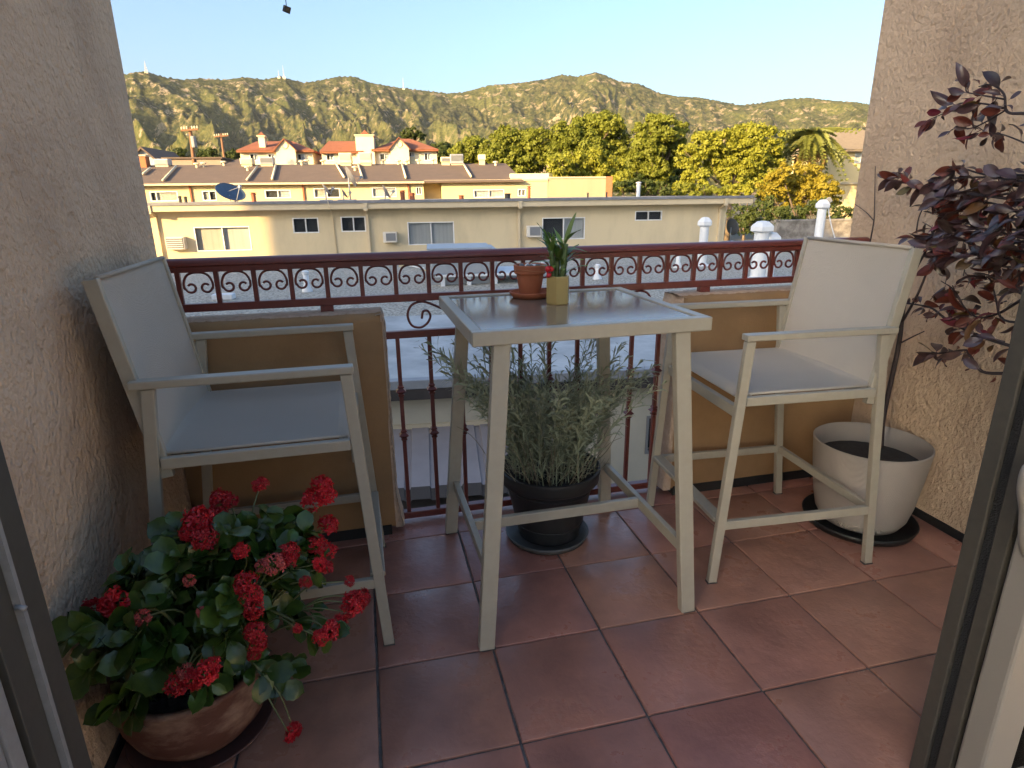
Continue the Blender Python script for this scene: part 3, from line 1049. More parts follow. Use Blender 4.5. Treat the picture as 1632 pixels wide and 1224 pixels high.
MB().box(x0 + .1, x0 + .2, c0[1] + .005, c0[1] + .019, pz + .35, pz + .55).build('switch_box', m_dark, t, off=to)
for k in (1, 2, 3):
    xx = x0 + .05 + (x1 - x0 - .15) * k / 4
    MB().box(xx - .012, xx + .012, c0[1] + .004, c0[1] + .0185, pz + .02, zt - .02).build('seam', m_galv, t, off=to)
q0, q1 = onbz(640, 420, ZR + .12), onbz(676, 428, ZR + .12)
t = bthing('conduit_pipe', 'white conduit running across the gravel to the air handler', 'pipe', (q0[0], q0[1], ZR + .05))
qq = (q0[0], q0[1], ZR + .05)
MB().tube([np.array([q0[0] - 1.2, q0[1] + .8, ZR + .12]), q0, q1], .035, 8).build('pipe', m_wht, t, off=qq, smooth=True)
for q in (q0, q1):
    MB().box(q[0] - .1, q[0] + .1, q[1] - .1, q[1] + .1, ZR, ZR + .09).build('support', m_trim, t, off=qq)
# low concrete parapet block at the far right of the gravel roof
p0, p1, p2 = onbz(1236, 381, ZR + .02), onby(1240, 353.5, 23.2), onby(1349, 352, 23.2)
pb = 23.2
xa, xb = float(onby(1238, 370, pb)[0]), float(onby(1420, 365, pb)[0])
t = bthing('roof_parapet', 'weathered grey concrete parapet at the edge of the gravel roof', 'parapet', (xa, pb, ZR))
m_conc = mat('concrete_old', (.30, .27, .23), .95, var=(2.5, 1, 8, .42, .60), vcol=(.15, .13, .11), bump=(12, .02, 'noise'))
MB().hexa([(xa - .18, pb, ZR - .1), (xb, pb, ZR - .1), (xb, pb + .35, ZR - .1), (xa - .18, pb + .35, ZR - .1)],
          [(xa + .12, pb, p1[2]), (xb, pb, p1[2]), (xb, pb + .35, p1[2]), (xa + .12, pb + .35, p1[2])]).build('wall', m_conc, t, off=(xa, pb, ZR))
MB().box(xa + .06, xb, pb - .05, pb + .40, p1[2] + .001, p1[2] + .07).build('coping', m_conc, t, off=(xa, pb, ZR))
p = onbz(1163, 386, ZR + .02)
dish('grey satellite dish on an arm beside the end of the cream facade', (p[0], p[1], ZR + .02), .75, 12, 115, m_dgrey, True, 1.15, .75)

# ---- second row: long yellow building with a brown sloping roof
SY = 48.0
sb = bthing('apartment_building', 'long sunlit yellow building with a brown sloping roof behind the grey roof', 'building', (0, SY, -5.3))
so = (0, SY, -5.3)
SE = float(onby(500, 291, SY - .5)[2])
sx0 = float(onby(150, 300, SY)[0]); sx1 = float(onby(873, 300, SY)[0])
W2 = [pxrect(239, 305, 284, 321, SY), pxrect(322.5, 304, 345, 320, SY), pxrect(422, 302.5, 463.5, 316, SY), pxrect(500, 300, 542, 315.5, SY),
      pxrect(593, 298.5, 632, 314.5, SY), pxrect(663, 297.5, 672, 310.5, SY), pxrect(754.7, 302, 803.7, 315, SY), pxrect(825, 301, 838, 313, SY)]
rec = pxrect(675.5, 292.5, 703.7, 318, SY)
wz = rect_wall(MB(), sx0, sx1, -5.3, SE - .01, SY, W2 + [rec])
wz.quad((rec[0], SY + 1.2, rec[2]), (rec[1], SY + 1.2, rec[2]), (rec[1], SY + 1.2, rec[3]), (rec[0], SY + 1.2, rec[3]))
wz.quad((rec[0], SY, rec[2]), (rec[0], SY, rec[3]), (rec[0], SY + 1.2, rec[3]), (rec[0], SY + 1.2, rec[2]))
wz.quad((rec[1], SY, rec[2]), (rec[1], SY + 1.2, rec[2]), (rec[1], SY + 1.2, rec[3]), (rec[1], SY, rec[3]))
wz.quad((rec[0], SY, rec[3]), (rec[1], SY, rec[3]), (rec[1], SY + 1.2, rec[3]), (rec[0], SY + 1.2, rec[3]))
wz.quad((sx1, SY, -5.3), (sx1, SY + 11, -5.3), (sx1, SY + 11, SE), (sx1, SY, SE))
wz.build('wall', m_fac2, sb, off=so)
k2 = [('dark', 'blind'), ('blind', 'dark'), ('dark', 'white'), ('blind', 'dark'), ('white', 'white'), ('dark', 'dark'), ('white', 'white'), ('blind', 'blind')]
for i_, (r, k) in enumerate(zip(W2, k2)):
    window(sb, so, *r, SY, *k, fw=.07, div=(.22 if i_ == 0 else None))
RR = float(onby(500, 262, SY + 7.0)[2])
rx1 = float(onby(833, 270, SY)[0]); rtop1 = float(onby(806, 258, SY + 7)[0])
rm = MB()
rm.quad((sx0, SY - .5, SE), (rx1, SY - .5, SE), (rtop1, SY + 7, RR), (sx0, SY + 7, RR))
rm.quad((rx1, SY - .5, SE), (rx1, SY + 14, SE), (rtop1, SY + 7, RR))
rm.quad((sx0, SY + 14, SE), (sx0, SY + 7, RR), (rtop1, SY + 7, RR), (rx1, SY + 14, SE))
rm.quad((sx0, SY - .5, SE - .1), (rx1, SY - .5, SE - .1), (rx1, SY - .5, SE), (sx0, SY - .5, SE))
srf = rm.build('roof', m_shingle, sb, off=so)
MB().box(sx0, float(onby(676, 286, SY - .5)[0]), SY - .58, SY - .501, SE - .12, SE + .02).build('gutter', m_trim, srf, off=so)
MB().box(float(onby(676, 286, SY - .5)[0]), sx1 + .02, SY - .06, SY + .2, SE - .01, SE + .12).build('parapet_coping', m_trim, srf, off=so)
pc0 = pxrect(812, 277, 872, 284, SY + 1)
MB().box(pc0[0], pc0[1] + .02, SY + .3, SY + 1, SE - .2, pc0[3]).build('roof_curb', m_hw, srf, off=so)
for (px, py) in ((304, 308), (483.5, 304), (651, 302)):
    x = float(onby(px, py, SY - .05)[0])
    MB().box(x - .06, x + .06, SY - .12, SY - .01, -3, SE - .1).build('downspout', m_redpipe if px else m_trim, sb, off=so)


def roof_pt(px, py):
    """A pixel on the front slope of that roof."""
    n = np.array([0, -(RR - SE) / 7.5, 1.0])
    p0 = np.array([0, SY - .5, SE])
    d = W2B(ray(px, py))
    return CAMB + d * (np.dot(n, p0 - CAMB) / np.dot(n, d))


for (a_, b_) in (((281, 267), (260, 290)), ((410, 268), (394, 289)), ((440, 265), (434, 288)), ((535.5, 263), (548.6, 285)), ((571, 264), (577.7, 286)), ((641, 264), (647, 286)), ((739, 264), (751, 284)), ((240, 270), (228, 280))):
    p, q = roof_pt(*a_), roof_pt(*b_)
    MB().tube([p + [0, 0, .12], q + [0, 0, .12]], .09, 6).build('roof_conduit', m_hw, srf, off=so, smooth=True)
for (px, py) in ((314, 267), (325, 266), (357, 264), (481, 263), (489, 262), (515, 262), (611, 261), (635, 262), (648, 262), (667, 261), (690, 260), (790, 264), (566, 272), (395, 272)):
    p = roof_pt(px, py)
    MB().lathe([(.10, -.05), (.10, .22), (.24, .24), (.24, .34), (.05, .38)], 8, c=p).build('roof_vent', m_hw, srf, off=so)
ac_lab = ['tan rooftop unit by the blue-grey gabled house', 'tan rooftop unit below the left tile-roofed house', 'grey rooftop unit with a grille below the left tile-roofed house',
          'tan rooftop unit before the tile-roofed house stair wing', 'tan rooftop unit before the tile-roofed house tower', 'low rooftop unit beside the largest grilled unit', 'largest grey grilled rooftop unit before the trees', 'pale chimney box before the yellow-green trees']
for (r, lb) in zip(((245, 253, 268, 267), (382.5, 252, 402, 266), (413.5, 250, 435, 266), (540, 243.5, 560, 264), (572, 242.5, 592, 264), (702.5, 250, 718, 262), (717.7, 245.5, 738.5, 265), (763, 246, 774, 259)), ac_lab):
    by = SY + 6.2
    x0, x1, z0, z1 = pxrect(*r, by)
    t = bthing('rooftop_unit', lb, 'rooftop unit', (x0, by, z0))
    oo_ = (x0, by, z0)
    mm = m_galv if 'grey' in lb else m_hw
    MB().box(x0, x1, by, by + .9, z0 + .22, z1).build('casing', mm, t, off=oo_, bevel=.03)
    MB().box(x0 + .06, x1 - .06, by + .08, by + .8, z0 - .5, z0 + .219).build('curb', m_trim, t, off=oo_)
    if 'chimney' not in lb:
        MB().box(x0 + .08, x1 - .08, by - .03, by - .001, z0 + (z1 - z0) * .45, z1 - .1).build('grille', m_acd if 'gri' in lb else m_trim, t, off=oo_)

# weathered end wall right of it
ex0, ex1_ = float(onby(873, 295, SY)[0]), float(onby(976, 295, SY)[0])
ez = float(onby(925, 284, SY)[2])
t = bthing('end_wall', 'weathered tan wall with a brick corner before the yellow-green trees', 'wall', (ex0, SY, -5.3))
eo = (ex0, SY, -5.3)
MB().box(ex0 + .03, ex1_ - .55, SY + .02, SY + .5, -5.3, ez).build('wall', mat('weathered_tan', (.47, .37, .24), .9, var=(.6, .8, 6), vcol=(.36, .27, .17), stretch=(1.6, 1, .35)), t, off=eo)
MB().box(ex1_ - .549, ex1_, SY + .0, SY + .52, -5.3, ez + .12).build('brick_corner', mat('brick_orange', (.42, .19, .09), .9, var=(6, .7), vcol=(.32, .13, .06)), t, off=eo)
MB().box(ex0 + .03, ex1_ - .55, SY - .04, SY + .56, ez + .001, ez + .12).build('coping', m_trim, t, off=eo)

# ---- tile-roofed houses
def gable(mb, x0, x1, y, zb, za, depth):
    mx = (x0 + x1) / 2
    mb.add([(x0, y, zb), (x1, y, zb), (mx, y, za), (x0, y + depth, zb), (x1, y + depth, zb), (mx, y + depth, za)],
           [(0, 1, 2), (5, 4, 3), (0, 2, 5, 3), (1, 4, 5, 2), (0, 3, 4, 1)])


def hip_roof(mb, x0, x1, y0, y1, ze, zr, inl, inr):
    ym = (y0 + y1) / 2
    mb.quad((x0, y0, ze), (x1, y0, ze), (x1 - inr, ym, zr), (x0 + inl, ym, zr))
    mb.quad((x1, y1, ze), (x0, y1, ze), (x0 + inl, ym, zr), (x1 - inr, ym, zr))
    mb.quad((x0, y1, ze), (x0, y0, ze), (x0 + inl, ym, zr))
    mb.quad((x1, y0, ze), (x1, y1, ze), (x1 - inr, ym, zr))
    mb.box(x0 + .05, x1 - .05, y0 + .05, y1 - .05, ze - .28, ze - .001)


HY = 95.0


def hx(px, y=None):
    return float(onby(px, 240, HY if y is None else y)[0])


def hz(py, px=600, y=None):
    return float(onby(px, py, HY if y is None else y)[2])


def house(label, x0, x1, zb, ze, wins, roofs, gables, extra):
    t = bthing('tile_roofed_house', label, 'house', ((x0 + x1) / 2, HY, -5.3))
    o = ((x0 + x1) / 2, HY, -5.3)
    rect_wall(MB(), x0, x1, -5.3, ze, HY, wins).quad((x1, HY, -5.3), (x1, HY + 10, -5.3), (x1, HY + 10, ze), (x1, HY, ze)).quad((x0, HY, -5.3), (x0, HY, ze), (x0, HY + 10, ze), (x0, HY + 10, -5.3)).build('wall', m_hw, t, off=o)
    for w in wins:
        window(t, o, *w, HY, 'dark', 'white', fw=.1)
    for r in roofs:
        mb = MB(); hip_roof(mb, *r); mb.build('roof', m_clay, t, off=o)
    for (ga, gb, gz0, gz1) in gables:
        mb = MB(); gable(mb, ga, gb, HY - 1.2, gz0, gz1, 4.0); gg = mb.build('gable', m_hw, t, off=o)
        mr = MB(); mx = (ga + gb) / 2
        for s_ in (-1, 1):
            e = mx + s_ * (gb - ga) / 2 * 1.12
            mr.add([(e, HY - 1.5, gz0 - .1), (mx, HY - 1.5, gz1 + .16), (mx, HY + 3, gz1 + .16), (e, HY + 3, gz0 - .1), (e, HY - 1.5, gz0 - .28), (mx, HY - 1.5, gz1 + .0), (mx, HY + 3, gz1), (e, HY + 3, gz0 - .28)],
                   [(0, 1, 2, 3), (0, 4, 5, 1), (4, 7, 6, 5), (3, 2, 6, 7), (0, 3, 7, 4)])
        mr.build('roof', m_clay, gg, off=o)
        zc = gz0 + (gz1 - gz0) * .42
        rn = MB().tube([(mx + .42 * math.cos(2 * math.pi * k / 16), HY - 1.24, zc + .42 * math.sin(2 * math.pi * k / 16)) for k in range(17)], .07, 5, caps=False)
        rn.build('round_window', m_trim, gg, off=o)
        MB().box(ga + .1, gb - .1, HY - 1.15, HY - .02, ze - 3.2, gz0 - .002).build('bay', m_hw, t, off=o)
    for (a0_, a1_, y0_, y1_, z0_, z1_, cap) in extra:
        tw = MB().box(a0_, a1_, y0_, y1_, z0_, z1_).build('tower' if a1_ - a0_ > 1.6 else 'chimney', m_hw, t, off=o)
        MB().box(a0_ - .15, a1_ + .15, y0_ - .15, y1_ + .15, z1_ + .001, z1_ + .18).build('cornice', m_trim, tw, off=o)
        mb = MB(); c_ = ((a0_ + a1_) / 2, (y0_ + y1_) / 2)
        w_ = (a1_ - a0_) * cap
        mb.add([(c_[0] - w_, c_[1] - w_, z1_ + .181), (c_[0] + w_, c_[1] - w_, z1_ + .181), (c_[0] + w_, c_[1] + w_, z1_ + .181), (c_[0] - w_, c_[1] + w_, z1_ + .181), (c_[0], c_[1], z1_ + .181 + w_ * 1.1)],
               [(0, 1, 4), (1, 2, 4), (2, 3, 4), (3, 0, 4), (3, 2, 1, 0)])
        mb.build('cap', m_clay, tw, off=o)
    return t


pr_ = lambda *r: pxrect(*r, HY)
ze1 = hz(240, 440)
house('cream house with a clay tile roof, a slim chimney and one gable', hx(382), hx(498), hz(258, 440), ze1,
      [pr_(398, 245, 412, 256), pr_(427, 245, 438, 256), pr_(474, 245, 486, 255)],
      [(hx(378), hx(502), HY - .8, HY + 11, ze1, hz(225, 440, HY + 5), 1.6, 4.0)],
      [(hx(441), hx(474), ze1 + .05, hz(222.5, 456, HY - 1.2))],
      [(hx(411), hx(421), HY + 1.0, HY + 1.9, ze1, hz(217, 416), .6)])
ze2 = hz(238.5, 640)
house('larger cream house with a clay tile roof, square tower and arched window', hx(512), hx(696), hz(258, 640), ze2,
      [pr_(605, 244.5, 621, 255.5), pr_(651, 242.6, 661, 250), pr_(676, 243.6, 687, 256), pr_(520, 245, 532, 256), pr_(541, 245, 553, 256)],
      [(hx(592), hx(699), HY - .8, HY + 11, ze2, hz(221, 640, HY + 5), 4.2, 4.2), (hx(510), hx(580), HY - .8, HY + 8, ze2 - .25, hz(225, 540, HY + 3.6), .8, .4)],
      [(hx(622), hx(653), ze2 + .1, hz(220, 637, HY - 1.2))],
      [(hx(568.5), hx(597), HY - .6, HY + 2.4, ze2 - 3, hz(217, 583), .28)])
aw_ = pr_(631.5, 243, 645.5, 255)

# grey gabled house far left, right-hand yellow building, garage roofs
t = bthing('gabled_house', 'small blue-grey gabled house at the edge of the stucco wall', 'house', (hx(232, 70), 70, -5.3))
o_ = (hx(232, 70), 70, -5.3)
gx = [float(onby(q, 250, 70)[0]) for q in (205, 253, 229)]
gzb, gza = float(onby(230, 259, 70)[2]), float(onby(230, 236, 70)[2])
mb = MB().box(gx[0], gx[1], 70, 78, -5.3, gzb); gable(mb, gx[0], gx[1], 70.0, gzb + .001, gza, 8)
mb.build('wall', mat('house_bluegrey', (.33, .38, .42), .8), t, off=o_)
mr = MB()
for s_ in (0, 1):
    mr.bar((gx[s_] + (.4 if s_ else -.4), 73.5, gzb - .4), ((gx[0] + gx[1]) / 2, 73.5, gza + .12), 8.6, .16, up=(0, 1, 0)) if False else None
    e = gx[s_] + (.5 if s_ else -.5); mx = (gx[0] + gx[1]) / 2
    mr.add([(e, 69.6, gzb - .3), (mx, 69.6, gza + .15), (mx, 78.4, gza + .15), (e, 78.4, gzb - .3), (e, 69.6, gzb - .55), (mx, 69.6, gza - .1)], [(0, 1, 2, 3), (0, 4, 5, 1)])
mr.build('roof', m_shingle, t, off=o_)

RBY = 75.0
x0, x1 = float(onby(1322, 280, RBY)[0]), float(onby(1460, 280, RBY)[0])
zrt, zet, zb_ = float(onby(1365, 207, RBY + 4)[2]), float(onby(1365, 238, RBY - .6)[2]), -5.3
t = bthing('stucco_house', 'bright yellow stucco house with a tan hipped roof behind the palm', 'house', (x0, RBY, zb_))
o_ = (x0, RBY, zb_)
wr_ = [pxrect(1362, 243, 1382, 260, RBY), pxrect(1364, 307, 1380, 326, RBY)]
rect_wall(MB(), x0, x1, zb_, zet, RBY, wr_).quad((x0, RBY, zb_), (x0, RBY, zet), (x0, RBY + 9, zet), (x0, RBY + 9, zb_)).build('wall', m_fac2, t, off=o_)
for w_ in wr_:
    window(t, o_, *w_, RBY, 'white', 'white', fw=.1)
mb = MB(); hip_roof(mb, x0 - .3, x1, RBY - .8, RBY + 9.5, zet, zrt, 2.0, .5); mb.build('roof', mat('roof_tan', (.25, .20, .14), .9, var=(2, .6), vcol=(.19, .15, .105)), t, off=o_)
zbl = float(onby(1360, 292, RBY)[2])
MB().box(x0 + 1.0, x1, RBY - .35, RBY - .01, zbl - .12, zbl + .12).build('string_course', m_trim, t, off=o_)
t = bthing('garage_building', 'flat-roofed tan building between the poles and the brown roof', 'building', (hx(330, 62), 62, -5.3))
zg = float(onby(340, 253, 62)[2])
MB().box(float(onby(262, 255, 62)[0]), float(onby(352, 255, 62)[0]), 62, 70, -5.3, zg).build('wall', mat('garage_tan', (.33, .25, .19), .9, var=(1, .5), vcol=(.27, .2, .15)), t, off=(hx(330, 62), 62, -5.3))
MB().box(float(onby(262, 255, 62)[0]) - .2, float(onby(352, 255, 62)[0]) + .2, 61.8, 70.2, zg + .001, zg + .14).build('roof', m_shingle, t, off=(hx(330, 62), 62, -5.3))
t = bthing('hip_roof_shed', 'small dark hipped roof behind the brown roof ridge', 'building', (hx(362, 64), 64, -5.3))
mb = MB()
zh0, zh1 = float(onby(362, 268, 60)[2]), float(onby(362, 253, 64)[2])
hip_roof(mb, float(onby(343, 265, 60)[0]), float(onby(384, 265, 60)[0]), 60, 68, zh0, zh1, 1.0, .4)
mb.build('roof', m_shingle, t, off=(hx(362, 64), 64, -5.3))

p = pxrect(221, 249, 232, 263, SY + 6)
t = bthing('brick_chimney', 'orange brick chimney at the edge of the stucco wall', 'chimney', (p[0], SY + 6, p[2]))
MB().box(p[0], p[1], SY + 6, SY + 6.8, p[2] - .6, p[3]).build('stack', mat('brick_stack', (.45, .17, .07), .9, var=(6, .7), vcol=(.33, .12, .05)), t, off=(p[0], SY + 6, p[2]))
MB().box(p[0] - .08, p[1] + .08, SY + 5.92, SY + 6.88, p[3] + .001, p[3] + .12).build('cap', m_trim, t, off=(p[0], SY + 6, p[2]))

# utility poles
m_pole = mat('pole_wood', (.26, .13, .06), .85, var=(4, .6), vcol=(.18, .09, .045), stretch=(1, 1, .2))
for (label, bx_, tp, bt, arm, by, r) in (('taller wooden utility pole with a crossarm and transformer', 308, (302.5, 203), (310, 266), (288.5, 316, 207), 62.0, .19),
                                         ('shorter wooden utility pole further off with a crossarm', 357, (352, 213), (358, 256), (341, 364, 217), 88.0, .18)):
    p, q = onby(*tp, by), onby(*bt, by)
    d = (q - p); k = (p[2] + 5.3) / (p[2] - q[2])
    foot = p + d * k
    t = bthing('utility_pole', label, 'utility pole', (foot[0], by, -5.3))
    o_ = (foot[0], by, -5.3)
    MB().tube([foot, p], [r * 1.2, r * .8], 8).build('pole', m_pole, t, off=o_, smooth=True)
    a0_, a1_ = onby(arm[0], arm[2] + 1, by - .2), onby(arm[1], arm[2] - 1, by - .2)
    ca = MB().bar(a0_, a1_, .12, .16).build('crossarm', m_pole, t, off=o_)
    for f_ in (.05, .2, .35, .65, .8, .95):
        c_ = a0_ + (a1_ - a0_) * f_
        MB().lathe([(.05, .08), (.09, .12), (.06, .2), (.09, .24), (.03, .32)], 6, c=c_).build('insulator', m_hw, ca, off=o_)
    if r == .19:
        c_ = onby(309, 226, by - .3)
        MB().lathe([(.22, -.5), (.24, -.45), (.24, .45), (.18, .5)], 10, c=c_).build('transformer', m_flash, t, off=o_, smooth=False)
        c_ = onby(297, 214, by - .2)
        MB().bar(c_, onby(303, 216, by), .1, .14).build('bracket', m_hw, t, off=o_)

# ================================================================== TREES
def leaf_cloud(blobs, size, dens, seed, flat=.0):
    """Leaf-sized faces in small clumps over the surface and through the volume of several crown lobes."""
    r_ = np.random.default_rng(seed)
    V = []
    for (c, r) in blobs:
        c = np.array(c)
        k = max(16, int(20 * r * r))
        d = r_.normal(size=(k, 3)); d /= np.linalg.norm(d, axis=1)[:, None]
        rad = r * r_.uniform(.55, 1.08, k)
        cc = c + d * rad[:, None] * np.array([1, 1, .92])
        cr = r_.uniform(.18, .36, k) * min(r, 2.2) + .12
        for q, qr in zip(cc, cr):
            n = int(dens * qr * qr * 190) + 22
            e = r_.normal(size=(n, 3)); e /= np.linalg.norm(e, axis=1)[:, None]
            e[:, 2] = np.where(e[:, 2] < -.3, -e[:, 2] * .6, e[:, 2])
            pos = q + e * (qr * r_.uniform(.55, 1.0, n))[:, None]
            nrm = e + r_.normal(size=(n, 3)) * .55
            nrm /= np.linalg.norm(nrm, axis=1)[:, None]
            t = np.cross(nrm, r_.normal(size=(n, 3))); t /= np.linalg.norm(t, axis=1)[:, None] + 1e-9
            b = np.cross(nrm, t)
            s = (size * .80 * r_.uniform(.6, 1.3, n))[:, None]
            V.append(np.stack([pos - t * s, pos + b * s * .55, pos + t * s, pos - b * s * .55], 1))
    V = np.concatenate(V)
    return V.reshape(-1, 3)


def quads_obj(name, V, m, parent, off):
    me = bpy.data.meshes.new(name)
    n = len(V) // 4
    V = (V - np.array(off)).astype(np.float32)
    me.vertices.add(len(V)); me.vertices.foreach_set('co', V.ravel())
    me.loops.add(len(V)); me.loops.foreach_set('vertex_index', np.arange(len(V), dtype=np.int32))
    me.polygons.add(n)
    me.polygons.foreach_set('loop_start', np.arange(0, len(V), 4, dtype=np.int32))
    me.polygons.foreach_set('loop_total', np.full(n, 4, dtype=np.int32))
    me.update(); me.validate()
    me.materials.append(m)
    o = bpy.data.objects.new(name, me); COL.objects.link(o); o.parent = parent
    return o


m_leaf_y = mat('leaves_yellow_green', (.34, .335, .035), .6, spec=.3, var=(.9, .9, 4), vcol=(.19, .21, .024), transl=.35)
m_leaf_g = mat('leaves_green', (.25, .26, .03), .6, spec=.3, var=(.8, .9, 4), vcol=(.12, .15, .02), transl=.35)
m_leaf_o = mat('leaves_golden', (.34, .27, .025), .6, spec=.3, var=(.9, .9, 4), vcol=(.22, .19, .022), transl=.35)
m_leaf_d = mat('leaves_dark', (.085, .105, .022), .6, spec=.3, var=(.8, .9, 4), vcol=(.045, .07, .017), transl=.3)
m_bark = mat('bark_grey', (.20, .15, .10), .9, var=(3, .6), vcol=(.13, .095, .065))


def tree(label, trunk_px, by, blobs, m, size=.20, dens=1.0, seed=1, group='trees behind the apartment buildings', name='broadleaf_tree', trunk_r=.28):
    sc = FPX / (np.dot(np.array(B2W((0, by, 0))) - CAM, CF))
    cen = []
    r_ = random.Random(seed)
    for (x, y, r) in blobs:
        b = by + r_.uniform(-1.6, 1.6)
        p = onby(x, y, b)
        dep = np.dot(B2W(p) - CAM, CF)
        cen.append((p, 1.14 * r * dep / FPX))
    base = onby(*trunk_px, by)
    t = bthing(name, label, 'tree', (base[0], by, -5.3), group)
    off = (base[0], by, -5.3)
    quads_obj('crown', leaf_cloud(cen, size, dens, seed), m, t, off)
    tr = MB()
    zc = np.mean([c[0][2] - c[1] * .6 for c in cen])
    fork = np.array([base[0], by, max(-3.6, zc - 2.2)])
    tr.tube([(base[0], by, -5.3), (base[0] + .1, by, (fork[2] - 5.3) / 2), fork], [trunk_r * 1.3, trunk_r * 1.05, trunk_r], 8)
    for (c, r) in cen:
        mid = fork * .45 + c * .55 + np.array([r_.uniform(-.4, .4), r_.uniform(-.4, .4), -.3 * r])
        tr.tube(smooth_path([fork, mid, c], 4), [trunk_r * .62 * (1 - .75 * i / 8) for i in range(9)], 6)
        for q in range(4):
            e = c + np.array([r_.uniform(-.7, .7), r_.uniform(-.9, .2), r_.uniform(-.3, .8)]) * r
            tr.tube([mid * .4 + c * .6, e], [trunk_r * .22, .02], 5)
    tr.build('trunk', m_bark, t, off=off, smooth=True)
    return t


tree('yellow-green tree just right of the tile-roofed houses', (745, 300), 84, [(735, 246, 15), (757, 238, 17), (742, 262, 15), (772, 252, 17)], m_leaf_g, .24, .8, 11)
tree('broad green tree behind the brown roof end', (815, 300), 80, [(790, 243, 20), (812, 226, 20), (838, 240, 22), (826, 262, 18), (858, 228, 18), (860, 255, 18), (800, 262, 14)], m_leaf_g, .24, .8, 12)
tree('tall yellow-green tree with the highest rounded crown', (925, 300), 76, [(905, 222, 22), (935, 208, 20), (958, 206, 22), (975, 230, 22), (940, 240, 24), (895, 250, 20), (975, 202, 16), (990, 258, 20)], m_leaf_g, .23, .8, 13)
tree('bright yellow-green tree before the weathered end wall', (925, 305), 66, [(890, 268, 17), (920, 262, 20), (950, 262, 20), (975, 272, 20), (905, 282, 14), (992, 290, 16), (945, 285, 16)], m_leaf_y, .21, .9, 14)
tree('tall narrow green tree with pale limbs showing', (1050, 300), 72, [(1035, 212, 20), (1060, 206, 20), (1078, 222, 16), (1030, 240, 22), (1065, 248, 20), (1045, 275, 20), (1012, 262, 18), (1020, 292, 20), (1085, 205, 10)], m_leaf_g, .22, .75, 15)
tree('wide sunlit yellow tree behind the end of the grey roof', (1165, 300), 68, [(1100, 250, 18), (1125, 235, 20), (1155, 228, 20), (1190, 224, 22), (1222, 228, 20), (1230, 255, 16), (1195, 255, 22), (1150, 262, 20), (1110, 282, 18), (1170, 290, 20), (1215, 285, 18), (1090, 298, 14)], m_leaf_y, .22, .8, 16)
tree('golden spreading tree behind the white vent pipes', (1270, 345), 56, [(1230, 300, 20), (1262, 284, 19), (1292, 288, 20), (1318, 305, 20), (1275, 312, 22), (1238, 328, 14), (1325, 322, 10), (1245, 275, 12)], m_leaf_o, .20, .85, 17, trunk_r=.22)
tree('dark green shrub under the golden tree', (1300, 385), 44, [(1235, 345, 16), (1262, 350, 18), (1292, 345, 18), (1320, 340, 16), (1345, 345, 15), (1365, 340, 12), (1215, 352, 12), (1225, 325, 10), (1305, 328, 10)], m_leaf_d, .15, .9, 18, trunk_r=.12)
tree('dark tree in the gap behind the yellow-green crowns', (1060, 310), 88, [(1068, 262, 18), (1080, 285, 18), (1100, 262, 14), (1000, 285, 16), (1060, 300, 18), (1040, 298, 14)], m_leaf_d, .24, .8, 19)
tree('dark bushy tree rising behind the tile roof', (657, 300), 120, [(645, 216, 6), (657, 213, 8), (668, 217, 7), (656, 222, 7)], m_leaf_d, .3, .7, 20)
tree('dark round tree between the tile roof and the green trees', (708, 300), 116, [(702, 240, 12), (718, 248, 12), (706, 254, 12)], m_leaf_d, .3, .7, 24)
for k, (x, y, lb) in enumerate(((240, 249, 'small dark tree beside the grey gabled house'), (284, 248, 'small dark tree left of the taller utility pole'), (331, 248, 'small dark tree between the two utility poles'), (372, 249, 'small dark tree left of the slim-chimney house'))):
    tree(lb, (x, 300), 108, [(x - 6, y + 2, 8), (x + 6, y, 9), (x, y + 8, 8)], m_leaf_d, .3, .7, 50 + k, trunk_r=.15)
tree('low dark tree filling the gap behind the white flue', (1020, 310), 62, [(990, 300, 10), (1010, 296, 12), (1035, 300, 12), (1058, 303, 10)], m_leaf_d, .19, .8, 61, trunk_r=.14)
tree('low green tree behind the flat roof corner', (1110, 312), 62, [(1080, 306, 10), (1102, 304, 11), (1125, 306, 11), (1148, 306, 10)], m_leaf_g, .19, .8, 62, trunk_r=.14)
tree('low yellow-green tree below the wide yellow one', (1190, 312), 60, [(1172, 306, 11), (1196, 304, 13), (1215, 308, 11)], m_leaf_y, .19, .8, 63, trunk_r=.14)
tree('small dark tree beside the end of the cream facade', (1204, 385), 38, [(1180, 342, 14), (1197, 354, 14), (1207, 336, 12), (1184, 364, 12), (1210, 366, 12)], m_leaf_d, .13, .8, 22, trunk_r=.05)

